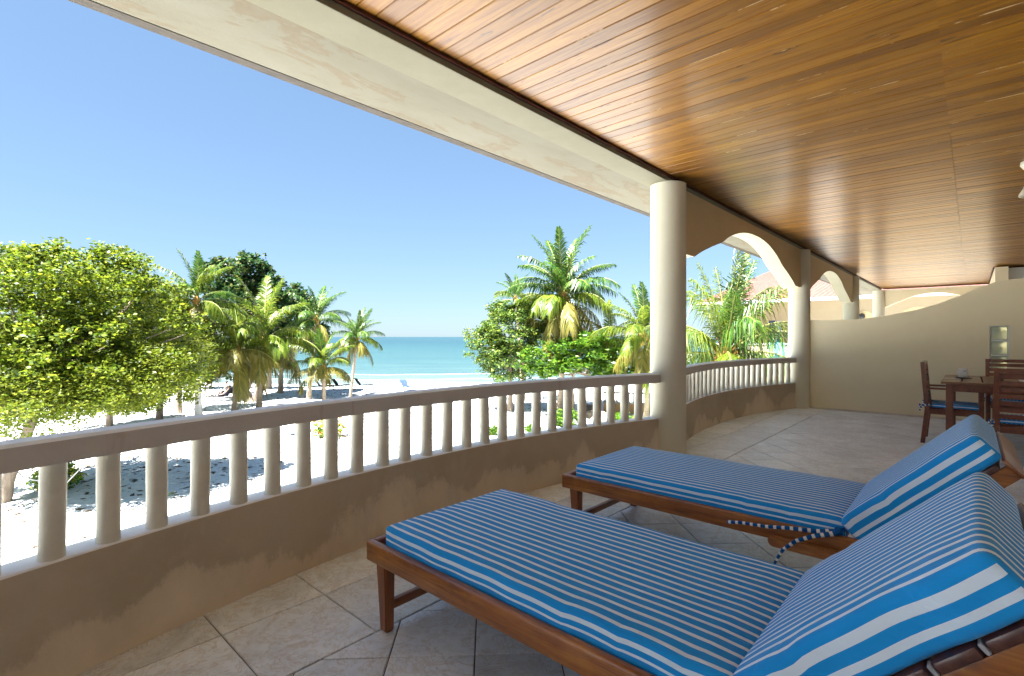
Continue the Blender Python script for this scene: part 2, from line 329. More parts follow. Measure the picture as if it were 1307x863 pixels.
MAT['whitebark'] = simple('whitewashed_bark', (.60, .57, .52), (.74, .72, .68), 6, .9, .7, 9, stretch=(.5, .5, 3), dist=.02)
MAT['husk'] = simple('palm_husk', (.22, .11, .03), (.5, .27, .06), 7, .9, .8, 20, stretch=(3, 3, .5), dist=.03)
MAT['rachis'] = simple('palm_rachis', (.13, .15, .03), (.19, .19, .05), 5, .5, .1)
MAT['skin'] = simple('skin', (.42, .24, .16), (.48, .28, .19), 8, .6, .1, Subsurface_Weight=.1)
MAT['hair'] = simple('dark_hair', (.02, .014, .01), (.035, .022, .015), 40, .6, .3)
MAT['blueshirt'] = simple('blue_cloth', (.05, .12, .28), (.07, .16, .34), 6, .9, .2)
MAT['greyshirt'] = simple('grey_cloth', (.35, .36, .42), (.42, .43, .5), 6, .9, .2)
MAT['stone'] = simple('pale_rock', (.36, .27, .2), (.56, .45, .36), 4, .95, .8, 8, dist=.05)
MAT['redroof'] = MAT['clay']

# ---------------------------------------------------------------- mesh helpers
def finish(name, bm, mat, parent=None, smooth=False, loc=None):
    me = bpy.data.meshes.new(name); bm.to_mesh(me); bm.free()
    for mm in (mat if isinstance(mat, (list, tuple)) else [mat]): me.materials.append(mm)
    if smooth:
        me.polygons.foreach_set('use_smooth', [True]*len(me.polygons))
        try: me.set_sharp_from_angle(angle=R(40))
        except Exception: pass
    return link(name, me, parent, loc)
def link(name, me, parent=None, loc=None, rot=None, scl=None):
    o = bpy.data.objects.new(name, me); C.objects.link(o)
    if parent: o.parent = parent
    if loc is not None: o.location = loc
    if rot is not None: o.rotation_euler = rot
    if scl is not None: o.scale = (scl, scl, scl) if isinstance(scl, (int, float)) else scl
    return o
def tag(o, label=None, cat=None, group=None, kind=None):
    if label: o['label'] = label
    if cat: o['category'] = cat
    if group: o['group'] = group
    if kind: o['kind'] = kind
    return o
def thing(name, label, cat, loc=(0, 0, 0), rz=0, group=None):
    o = bpy.data.objects.new(name, None); o.empty_display_size = .2; C.objects.link(o); o.location = loc; o.rotation_euler = (0, 0, rz)
    return tag(o, label, cat, group)
def BM(): return bmesh.new()
def merge(bm, t, M_=None, mi=0):
    if M_ is not None: bmesh.ops.transform(t, matrix=M_, verts=t.verts)
    for f in t.faces: f.material_index = mi
    me = bpy.data.meshes.new('tmp'); t.to_mesh(me); t.free(); bm.from_mesh(me); bpy.data.meshes.remove(me)
def box(bm, x0, x1, y0, y1, z0, z1, bev=0., seg=2, M_=None, mi=0):
    t = bmesh.new(); bmesh.ops.create_cube(t, size=1)
    bmesh.ops.scale(t, vec=(x1-x0, y1-y0, z1-z0), verts=t.verts)
    bmesh.ops.translate(t, vec=((x0+x1)/2, (y0+y1)/2, (z0+z1)/2), verts=t.verts)
    if bev: bmesh.ops.bevel(t, geom=t.edges[:], offset=bev, segments=seg, affect='EDGES', profile=.5)
    merge(bm, t, M_, mi)
def tube(bm, pts, rad, n=8, cap=True, uvlen=False, mi=0):
    pts = [Vector(p) for p in pts]
    if isinstance(rad, (int, float)): rad = [rad]*len(pts)
    uvl = bm.loops.layers.uv.verify() if uvlen else None
    rings = []; L = [0.]
    ref = None
    for i, p in enumerate(pts):
        d = (pts[min(i+1, len(pts)-1)]-pts[max(i-1, 0)])
        if d.length < 1e-9: d = Vector((0, 0, 1))
        d.normalize()
        if ref is None: ref = Vector((1, 0, 0)) if abs(d.x) < .8 else Vector((0, 1, 0))
        a = (ref - d*ref.dot(d)).normalized(); ref = a; b_ = d.cross(a)
        rings.append([bm.verts.new(p+(a*math.cos(t)+b_*math.sin(t))*rad[i]) for t in [2*math.pi*k/n for k in range(n)]])
        if i: L.append(L[-1]+(p-pts[i-1]).length)
    for i in range(len(pts)-1):
        for k in range(n):
            f = bm.faces.new((rings[i][k], rings[i][(k+1) % n], rings[i+1][(k+1) % n], rings[i+1][k])); f.material_index = mi; f.smooth = True
            if uvl:
                for lp, (uu, vv) in zip(f.loops, ((k/n, L[i]), ((k+1)/n, L[i]), ((k+1)/n, L[i+1]), (k/n, L[i+1]))): lp[uvl].uv = (uu, vv)
    if cap:
        f = bm.faces.new(rings[0][::-1]); f.material_index = mi
        f = bm.faces.new(rings[-1]); f.material_index = mi
def lathe(bm, prof, n=24, c=(0, 0, 0), mi=0):
    rings = [[bm.verts.new((c[0]+r*math.cos(2*math.pi*k/n), c[1]+r*math.sin(2*math.pi*k/n), c[2]+z)) for k in range(n)] for r, z in prof]
    for i in range(len(prof)-1):
        for k in range(n):
            f = bm.faces.new((rings[i][k], rings[i][(k+1) % n], rings[i+1][(k+1) % n], rings[i+1][k])); f.smooth = True; f.material_index = mi
    bm.faces.new(rings[0][::-1]).material_index = mi; bm.faces.new(rings[-1]).material_index = mi
def prism(bm, poly, a, b_, axis='z', mi=0):
    """extrude a 2D polygon: axis z -> (x,y), axis x -> poly is (y,z), axis y -> poly is (x,z)"""
    def P(q, h):
        return {'z': (q[0], q[1], h), 'x': (h, q[0], q[1]), 'y': (q[0], h, q[1])}[axis]
    A = [bm.verts.new(P(q, a)) for q in poly]; B = [bm.verts.new(P(q, b_)) for q in poly]
    n = len(poly); fs = [bm.faces.new(A), bm.faces.new(B[::-1])]
    for i in range(n): fs.append(bm.faces.new((A[i], B[i], B[(i+1) % n], A[(i+1) % n])))
    for f in fs: f.material_index = mi
    bmesh.ops.recalc_face_normals(bm, faces=fs)
    return fs
def quads(name, V, mat, parent=None, kind=None, loc=None, per=4):
    """V: (n, per, 3) array of separate small faces"""
    V = np.asarray(V, dtype=np.float32); n = V.shape[0]
    me = bpy.data.meshes.new(name); me.vertices.add(n*per); me.vertices.foreach_set('co', V.ravel())
    me.loops.add(n*per); me.loops.foreach_set('vertex_index', np.arange(n*per, dtype=np.int32))
    me.polygons.add(n); me.polygons.foreach_set('loop_start', np.arange(0, n*per, per, dtype=np.int32)); me.polygons.foreach_set('loop_total', np.full(n, per, dtype=np.int32))
    me.materials.append(mat); me.update(); me.validate()
    o = link(name, me, parent, loc)
    if kind: o['kind'] = kind
    return o

# ================================================================= setting: floor
GZ = -3.2
CX, CY, RI, SP = 4.965, 2.311, 7.772, 5.44
def arc(r, phi, k=0): return (CX - r*math.cos(phi), CY + SP*k + r*math.sin(phi))
PM = math.asin(SP/2/RI)
outline = [(2.4, -5.)]
outline += [(-2.55, -5.), (-2.62, -3.1)]
for k in (-0, 1, 2, 3):
    for i in range(13):
        ph = -PM + 2*PM*i/12
        outline.append(arc(RI+.13, ph, k))
outline += [(-2.4, 21.3), (2.4, 21.3)]
bm = BM(); prism(bm, outline, -.24, -.008)
floor = tag(finish('floor', bm, MAT['grout']), kind='structure')
def clip(poly, nx, ny, d):                   # keep nx*x+ny*y<=d
    out = []
    for i in range(len(poly)):
        a, b_ = poly[i], poly[(i+1) % len(poly)]
        da, db = nx*a[0]+ny*a[1]-d, nx*b_[0]+ny*b_[1]-d
        if da <= 0: out.append(a)
        if da*db < 0:
            t = da/(da-db); out.append((a[0]+(b_[0]-a[0])*t, a[1]+(b_[1]-a[1])*t))
    return out
def area(p): return abs(sum(p[i][0]*p[(i+1) % len(p)][1]-p[(i+1) % len(p)][0]*p[i][1] for i in range(len(p))))/2
tiles = []
G = .003
TB = .472
for i in range(-10, 46):
    for x0, x1 in ((-2.90, -2.42), (-2.42, -1.945)):
        y0 = .778 + TB*i
        tiles.append([(x0+G, y0+G), (x1-G, y0+G), (x1-G, y0+TB-G), (x0+G, y0+TB-G)])
TD = .3475; s2 = math.sqrt(.5)
for i in range(-30, 60):
    for j in range(-30, 60):
        p0, q0 = -.402+TD*i, 2.071+TD*j
        cen = ((p0+TD/2-q0-TD/2)*s2, (p0+TD/2+q0+TD/2)*s2)
        if not (-2.3 < cen[0] < 2.5 and -5 < cen[1] < 21.5): continue
        sq = [((p-q)*s2, (p+q)*s2) for p, q in ((p0+G, q0+G), (p0+TD-G, q0+G), (p0+TD-G, q0+TD-G), (p0+G, q0+TD-G))]
        for cl in ((-1, 0, 1.937), (1, 0, 2.2), (0, -1, 4.9), (0, 1, 21.2)):
            if sq: sq = clip(sq, *cl)
        if len(sq) > 2 and area(sq) > .002: tiles.append(sq)
def rank(p):
    x = sum(q[0] for q in p)/len(p); y = sum(q[1] for q in p)/len(p)
    X, Y = CT*x+ST*y, -ST*x+CT*y
    seen = Y > 1.3 and abs(X/Y) < 1.12 and y < 10.6 and x < 1.2
    return (0 if seen else 1, Y)
tiles.sort(key=rank)
def tile_bm(bm, poly):
    z1 = 0.; b_ = .0025; cx = sum(q[0] for q in poly)/len(poly); cy_ = sum(q[1] for q in poly)/len(poly)
    ins = [(x+(cx-x)*.016, y+(cy_-y)*.016) for x, y in poly]
    A = [bm.verts.new((*q, -.010)) for q in poly]; B = [bm.verts.new((*q, z1-b_)) for q in poly]; T = [bm.verts.new((*q, z1)) for q in ins]
    n = len(poly); fs = [bm.faces.new(T)]
    for i in range(n):
        j = (i+1) % n; fs.append(bm.faces.new((A[i], A[j], B[j], B[i]))); fs.append(bm.faces.new((B[i], B[j], T[j], T[i])))
    bmesh.ops.recalc_face_normals(bm, faces=fs)
    if fs[0].normal.z < 0: bmesh.ops.reverse_faces(bm, faces=fs)
nt_ = 0
rest = BM()
for p in tiles:
    if nt_ < 296 and rank(p)[0] == 0:
        bm = BM(); tile_bm(bm, p); finish('tile', bm, MAT['tile'], floor); nt_ += 1
    else: tile_bm(rest, p)
tag(finish('tile', rest, MAT['tile'], floor), kind='stuff')

# ================================================================= ceiling of boards
bm = BM(); box(bm, -2.29, 2.4, -5, 16.6, 2.985, 3.3); box(bm, -2.29, .4, 16.6, 21.3, 2.985, 3.3)
ceiling = tag(finish('ceiling', bm, MAT['void']), kind='structure')
def board(bm, x0, x1, y0, y1):
    j = random.uniform(-.0015, .0015); z = 2.95 + j; c_ = .005
    prof = [(y0, 2.984), (y0, z+c_), (y0+c_, z), (y1-c_, z), (y1, z+c_), (y1, 2.984)]
    prism(bm, prof, x0, x1, 'x')
far_ = BM()
y = -20 + .11*math.ceil((-1.3+20)/.11)
nb = 0
while y < 21.25:
    xs = [(-2.278, -.131), (-.129, 2.2)] if y > 5.35 else [(-2.278, 2.2)]
    if y > 16.55: xs = [(-2.278, -.131), (-.129, .4)]
    for x0, x1 in xs:
        if y < 13.6:
            bm = BM(); board(bm, x0, x1, y+.0013, y+.1087); finish('plank', bm, MAT['board'], ceiling); nb += 1
        else: board(far_, x0, x1, y+.0013, y+.1087)
    y += .11
yb = -20 + .11*math.ceil((-1.3+20)/.11) - .11
while yb > -5:
    board(far_, -2.278, 2.2, yb+.0013, yb+.1087); yb -= .11
tag(finish('plank', far_, MAT['board'], ceiling), kind='stuff')
# trim along the edges of the boards
bm = BM()
box(bm, -2.2915, -2.270, -5, 21.25, 2.928, 2.949, .003)
box(bm, -2.23, .4, 21.21, 21.248, 2.915, 2.947, .004)
box(bm, .37, .398, 16.6, 21.2, 2.915, 2.947, .003)
box(bm, .40, 2.2, 16.56, 16.598, 2.915, 2.947, .003)
tag(finish('ceiling_trim', bm, MAT['darkwood'], ceiling))
# edge beam, eave slab and roof
bm = BM(); box(bm, -2.54, -2.292, -5, 21.3, 2.89, 3.3, .004)
roof = thing('veranda_roof', 'veranda roof edge with cream beam and water stained eave above the balustrade', 'roof')
finish('edge_beam', bm, MAT['beam'], roof)
bm = BM(); box(bm, -3.09, -2.541, -5, 23, 2.897, 3.3); finish('eave_slab', bm, MAT['soffit'], roof)
bm = BM(); box(bm, -3.17, -3.091, -5, 23, 2.893, 3.27, .004); finish('fascia_board', bm, simple('weathered_fascia', (.035, .028, .022), (.08, .062, .045), 9, .8, .4, stretch=(6, 1, 6)), roof)
bm = BM(); prism(bm, [(-3.3, 3.31), (8.8, 3.31), (8.8, 3.45), (2.8, 5.4), (-3.3, 3.40)], -5.2, 23.2, 'y'); finish('roof_slope', bm, MAT['clay'], roof)

# ================================================================= house body
hw = thing('house_wall', 'cream house wall with the veranda at its foot', 'wall')
bm = BM(); box(bm, 2.2, 2.4, -5, 16.6, -.005, 2.984); box(bm, .4, 2.2, 16.6, 16.75, -.005, 2.984); box(bm, .4, .55, 16.75, 21.3, -.005, 2.984)
finish('wall_face', bm, [plaster('pale_house_wall', (.80, .80, .77), (.76, .76, .73), (.83, .83, .80))], hw)
bm = BM(); box(bm, .4, .62, 16.2, 16.598, -.004, 2.914); box(bm, .399, .399+.01, 16.76, 21.2, .0, 2.914); finish('wall_end', bm, MAT['housewall'], hw)
bm = BM(); box(bm, -2.2, 2.19, -4.99, -4.8, -.004, 2.88); o_ = finish('bounce_wall', bm, bpy.data.materials['pale_house_wall']); tag(o_, 'unseen pale wall added behind the viewer to bounce light into the veranda', 'wall')  # unseen wall added to bounce light back onto the veranda floor
bm = BM(); box(bm, 2.4, 8, -5, 21.3, GZ-.3, 3.30); finish('house_body', bm, MAT['housewall'], hw)
bm = BM(); box(bm, -2.3, 2.39, -4.8, 21.1, GZ-.3, -.242); finish('ground_floor', bm, MAT['housewall'], hw)

# ================================================================= columns
def column(k, label):
    yc = CY + SP/2 + SP*(k-1)
    bm = BM(); prof = [(.185, -.02), (.182, .02)] + [(.181, .3*i) for i in range(1, 10)] + [(.181, 2.888)]
    lathe(bm, prof, 40)
    o = finish('column', bm, MAT['column'], None, True, (-2.36, yc, 0))
    return tag(o, label, 'column', 'round columns along the veranda')
column(1, 'nearest thick cream column, between the long balustrade and the short curved one')
column(2, 'cream column where the curved balustrade meets the tan privacy wall')
column(3, 'distant column whose top shows over the low end of the privacy wall, right of the narrow arch')
column(4, 'farthest small column at the end corner of the board ceiling')
column(0, 'column at the near end of the long balustrade')

# ================================================================= arches
prof0 = [(2.2, 2.197), (1.98, 2.283), (1.66, 2.385), (1.34, 2.478), (1.09, 2.582), (.8, 2.665), (.5, 2.722), (.22, 2.748), (0, 2.752)]
def arch(y0, y1, label, x0=-2.535, x1=-2.296):
    yc = (y0+y1)/2; hs = (y1-y0)/2; k = (hs-.53)/2.2
    half = [(s*k, z) for s, z in prof0]
    # smooth the polyline
    pts = [(-s, z) for s, z in half] + [(s, z) for s, z in half[::-1][1:]]
    P = [(yc+s, z) for s, z in pts]
    fine = [P[0]]
    for i in range(len(P)-1):
        p0 = P[max(i-1, 0)]; p1 = P[i]; p2 = P[i+1]; p3 = P[min(i+2, len(P)-1)]
        for t in (.25, .5, .75, 1.):
            f = [0.5*((2*p1[c])+(-p0[c]+p2[c])*t+(2*p0[c]-5*p1[c]+4*p2[c]-p3[c])*t*t+(-p0[c]+3*p1[c]-3*p2[c]+p3[c])*t**3) for c in (0, 1)]
            fine.append(tuple(f))
    bot = [(y0+.12, 2.197)] + fine + [(y1-.12, 2.197)]
    ar = thing('arch', label, 'arch', group='arches between the columns')
    bm = BM(); T = 2.888
    for s_, x in ((0, x0), (1, x1)):
        lo = [bm.verts.new((x, y_, z_)) for y_, z_ in bot]; hi = [bm.verts.new((x, y_, T)) for y_, z_ in bot]
        for i in range(len(bot)-1): bm.faces.new((lo[i], lo[i+1], hi[i+1], hi[i]) if s_ else (hi[i], hi[i+1], lo[i+1], lo[i]))
    finish('arch_face', bm, MAT['arch'], ar)
    bm = BM()
    a = [bm.verts.new((x0+.0005, *q)) for q in bot]; b_ = [bm.verts.new((x1-.0005, *q)) for q in bot]
    for i in range(len(bot)-1): bm.faces.new((a[i], a[i+1], b_[i+1], b_[i]))
    o = finish('arch_underside', bm, MAT['archsoffit'], ar, True)
    return ar
arch(CY+SP/2, CY+SP*1.5, 'wide arch over the curved balustrade with a palm seen through it')
arch(CY+SP*1.5, CY+SP*2.5, 'narrower looking arch above the low end of the privacy wall')
# arch across the far end of the veranda
ar = thing('arch', 'shallow arch across the far end of the veranda under the ceiling edge', 'arch', group='arches between the columns')
bm = BM(); pts = [(-2.36, 2.2), (-2.26, 2.27), (-1.85, 2.47), (-1.41, 2.66), (-1.15, 2.715), (-.9, 2.735), (-.65, 2.715), (-.31, 2.63), (.05, 2.47), (.4, 2.27)]
prism(bm, [(.4, 2.89), (-2.36, 2.89)] + pts, 21.3, 21.55, 'y'); finish('arch_face', bm, MAT['housewall'], ar)

# ================================================================= balustrades
def sector(bm, r0, r1, p0, p1, z0, z1, k, n=40, bev=0):
    rings = []
    for i in range(n+1):
        ph = p0+(p1-p0)*i/n
        if bev: prof = [(r0, z0), (r1, z0), (r1, z1-bev), (r1-bev, z1), (r0+bev, z1), (r0, z1-bev)]
        else: prof = [(r0, z0), (r1, z0), (r1, z1), (r0, z1)]
        rings.append([bm.verts.new((*arc(r, ph, k), z)) for r, z in prof])
    n_ = len(rings[0])
    fs = []
    for i in range(n):
        for j in range(n_):
            f = bm.faces.new((rings[i][j], rings[i][(j+1) % n_], rings[i+1][(j+1) % n_], rings[i+1][j])); fs.append(f)
    fs += [bm.faces.new(rings[0]), bm.faces.new(rings[-1][::-1])]
    bmesh.ops.recalc_face_normals(bm, faces=fs)
bmb = BM(); r_ = .041
lathe(bmb, [(r_*1.02, 0), (r_*1.0, .03), (r_*.985, .12), (r_*1.0, .22), (r_*.99, .31), (r_*1.0, .385)], 20)
mb = bpy.data.meshes.new('baluster'); bmb.to_mesh(mb); bmb.free(); mb.materials.append(MAT['baluster'])
mb.polygons.foreach_set('use_smooth', [True]*len(mb.polygons)); mb.set_sharp_from_angle(angle=R(40))
def balustrade(k, arcs, label):
    t = thing('balustrade', label, 'balustrade', group='curved balustrades of the veranda')
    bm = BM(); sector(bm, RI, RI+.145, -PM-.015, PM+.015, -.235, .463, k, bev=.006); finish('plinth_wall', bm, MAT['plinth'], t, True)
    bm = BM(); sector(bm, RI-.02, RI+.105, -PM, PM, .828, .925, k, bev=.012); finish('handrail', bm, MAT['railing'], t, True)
    for i, s in enumerate(arcs):
        ph = s/(RI+.055)
        x, y_ = arc(RI+.052, ph, k)
        o = link('baluster', mb, t, (x, y_, .455), (R(random.uniform(-.9, .9)), R(random.uniform(-.9, .9)), random.uniform(0, 6)))
    return t
a0 = [-2.095, -1.911, -1.729, -1.546, -1.359, -1.176, -.992, -.816, -.635, -.437, -.259, -.069, .119, .308, .494, .683, .877, 1.064, 1.254, 1.447, 1.63, 1.822, 2.005, 2.192, 2.376]
balustrade(0, [-2.465, -2.28] + a0, 'long curved balustrade in the foreground looking over the beach')
balustrade(1, [-2.40+.187*i for i in range(27)], 'curved balustrade beyond the thick column, below the wide arch')

# ================================================================= privacy wall with glass blocks
prof = [(-2.36, 1.604), (-2.193, 1.603), (-1.8, 1.598), (-1.493, 1.600), (-1.106, 1.645), (-.717, 1.725), (-.418, 1.813), (-.157, 1.93), (.117, 2.065), (.257, 2.12), (.45, 2.15), (.8, 2.17), (2.2, 2.2)]
def top(x):
    for i in range(len(prof)-1):
        if x <= prof[i+1][0]:
            p0 = prof[max(i-1, 0)]; p1 = prof[i]; p2 = prof[i+1]; t = (x-p1[0])/(p2[0]-p1[0])
            t2 = t*t*(3-2*t)*.3 + t*.7
            return p1[1]+(p2[1]-p1[1])*t2
    return prof[-1][1]
pw = thing('privacy_wall', 'tan plastered privacy wall with swooping top, behind the dining table', 'wall')
xs = [-2.30] + [-2.25+.05*i for i in range(49)] + [.197] + [.25, .3, .35, .41] + [.45+.1*i for i in range(18)] + [2.2]
xs = sorted(set(round(x, 4) for x in xs)); bm = BM(); WY0, WY1 = 10.47, 10.62
HZ0, HZ1 = .80, 1.467
def colseg(x0, x1, za0, za1, zb0, zb1, cap):
    v = [bm.verts.new(q) for q in ((x0, WY0, za0), (x1, WY0, zb0), (x1, WY0, zb1), (x0, WY0, za1))]; bm.faces.new(v)
    v2 = [bm.verts.new(q) for q in ((x0, WY1, za0), (x0, WY1, za1), (x1, WY1, zb1), (x1, WY1, zb0))]; bm.faces.new(v2)
    if cap:
        bm.faces.new([bm.verts.new(q) for q in ((x0, WY0, za1), (x1, WY0, zb1), (x1, WY1, zb1), (x0, WY1, za1))])
for x0, x1 in zip(xs, xs[1:]):
    if .197-1e-6 <= x0 and x1 <= .41+1e-6:
        colseg(x0, x1, -.005, HZ0, -.005, HZ0, False); colseg(x0, x1, HZ1, top(x0), HZ1, top(x1), True)
    else: colseg(x0, x1, -.005, top(x0), -.005, top(x1), True)
for q in (((.197, WY0, HZ0), (.197, WY1, HZ0), (.197, WY1, HZ1), (.197, WY0, HZ1)), ((.41, WY0, HZ0), (.41, WY0, HZ1), (.41, WY1, HZ1), (.41, WY1, HZ0)),
          ((.197, WY0, HZ0), (.41, WY0, HZ0), (.41, WY1, HZ0), (.197, WY1, HZ0)), ((.197, WY0, HZ1), (.197, WY1, HZ1), (.41, WY1, HZ1), (.41, WY0, HZ1))):
    bm.faces.new([bm.verts.new(c) for c in q])
bmesh.ops.remove_doubles(bm, verts=bm.verts, dist=1e-5)
finish('wall_panel', bm, MAT['wall'], pw)
bm = BM(); ph = (HZ1-HZ0)/3
for i in range(4): box(bm, .199, .408, WY0+.03, WY1-.03, HZ0+ph*i-(.011 if i else -.001), HZ0+ph*i+(.011 if i < 3 else -.001), .003)
box(bm, .1975, .215, WY0+.031, WY1-.031, HZ0+.002, HZ1-.002); box(bm, .392, .4095, WY0+.031, WY1-.031, HZ0+.002, HZ1-.002)
fr = finish('block_joint', bm, MAT['mortar'], pw)
for i in range(3):
    bm = BM(); box(bm, .216, .391, WY0+.022, WY1-.022, HZ0+ph*i+.012, HZ0+ph*(i+1)-.012, .012, 3); finish('glass_block', bm, MAT['glassblock'], pw, True)
bm = BM(); box(bm, -2.2, .3, WY0-.012, WY0-.0005, -.001, .03, .003); 
finish('skirting', bm, plaster('worn_skirting', (.58, .52, .42), (.44, .38, .3), (.66, .62, .54), blotch=7), pw)

# ================================================================= sun loungers (x: foot to head, y: across, z: up)
def rounded(bm, x0, x1, y0, y1, z0, z1, r, nx, ny, nz, half, kind='seat', rough=0., seed=0, endband=False):
    """rounded box with cloth UVs"""
    uvl = bm.loops.layers.uv.verify()
    rs = np.random.default_rng(seed)
    ph = rs.uniform(0, 6.28, 6)
    yc = (y0+y1)/2
    def warp(x, y, z):
        ix = min(max(x, x0+r), x1-r); iy = min(max(y, y0+r), y1-r); iz = min(max(z, z0+r), z1-r)
        d = Vector((x-ix, y-iy, z-iz))
        if d.length > 1e-9: d = d.normalized()*r
        p = Vector((ix, iy, iz))+d
        ed = min(1., (min(x-x0, x1-x)/.10))*min(1., (min(y-y0, y1-y)/.10))
        ed = max(ed, 0)
        if z > (z0+z1)/2:
            p.z += .008*ed + rough*(math.sin(x*9+ph[0]+2*math.sin(y*6+ph[1]))*.5+math.sin(x*23+y*17+ph[2])*.25)*(.3+.7*ed)
        if z > (z0+z1)/2:
            for ye in (y-y0, y1-y):
                if ye < .09: p.z -= .0035*(1-ye/.09)*max(0, math.sin(x*19+ph[5]+3*math.sin(x*5)))**3*(1 if kind == 'seat' else 1.6)
        p.y += (.003*math.sin(x*11+ph[3])+.002*math.sin(x*31+ph[4]))*(2 if kind == 'back' else 1)*(1 if y > yc else -1 if y < yc else 0)*(abs(y-yc)/(y1-yc))**3
        return p
    fx = [x0+(x1-x0)*i/nx for i in range(nx+1)]; fx = sorted(set(fx+[x0+r*.33, x0+r*.66, x0+r, x1-r, x1-r*.66, x1-r*.33]))
    fy = [y0+(y1-y0)*i/ny for i in range(ny+1)]; fy = sorted(set(fy+[y0+r*.33, y0+r*.66, y0+r, y1-r, y1-r*.66, y1-r*.33]))
    fz = sorted(set([z0+(z1-z0)*i/nz for i in range(nz+1)]+[z0+r*.33, z0+r*.66, z0+r, z1-r, z1-r*.66, z1-r*.33]))
    cache = {}
    def V(x, y, z):
        k_ = (round(x, 6), round(y, 6), round(z, 6))
        if k_ not in cache: cache[k_] = bm.verts.new(warp(x, y, z))
        return cache[k_]
    def face(c4, uvf):
        f = bm.faces.new([V(*c) for c in c4]); f.smooth = True
        for lp, c in zip(f.loops, c4): lp[uvl].uv = uvf(c)
    top_ = lambda c: (c[1]-yc, c[0])
    sd_ = lambda s: (lambda c: (s*(half+.0012+(z1-c[2])), c[0]))
    for a, b_ in zip(fx, fx[1:]):
        for c, d in zip(fy, fy[1:]):
            face(((a, c, z1), (b_, c, z1), (b_, d, z1), (a, d, z1)), top_); face(((a, c, z0), (a, d, z0), (b_, d, z0), (b_, c, z0)), top_)
        for c, d in zip(fz, fz[1:]):
            face(((a, y0, c), (b_, y0, c), (b_, y0, d), (a, y0, d)), sd_(-1)); face(((a, y1, c), (a, y1, d), (b_, y1, d), (b_, y1, c)), sd_(1))
    te = (lambda c: (half+.0012+(z1-c[2]), c[1])) if endband else top_
    for a, b_ in zip(fy, fy[1:]):
        for c, d in zip(fz, fz[1:]):
            face(((x0, a, c), (x0, a, d), (x0, b_, d), (x0, b_, c)), te); face(((x1, a, c), (x1, b_, c), (x1, b_, d), (x1, a, d)), te)

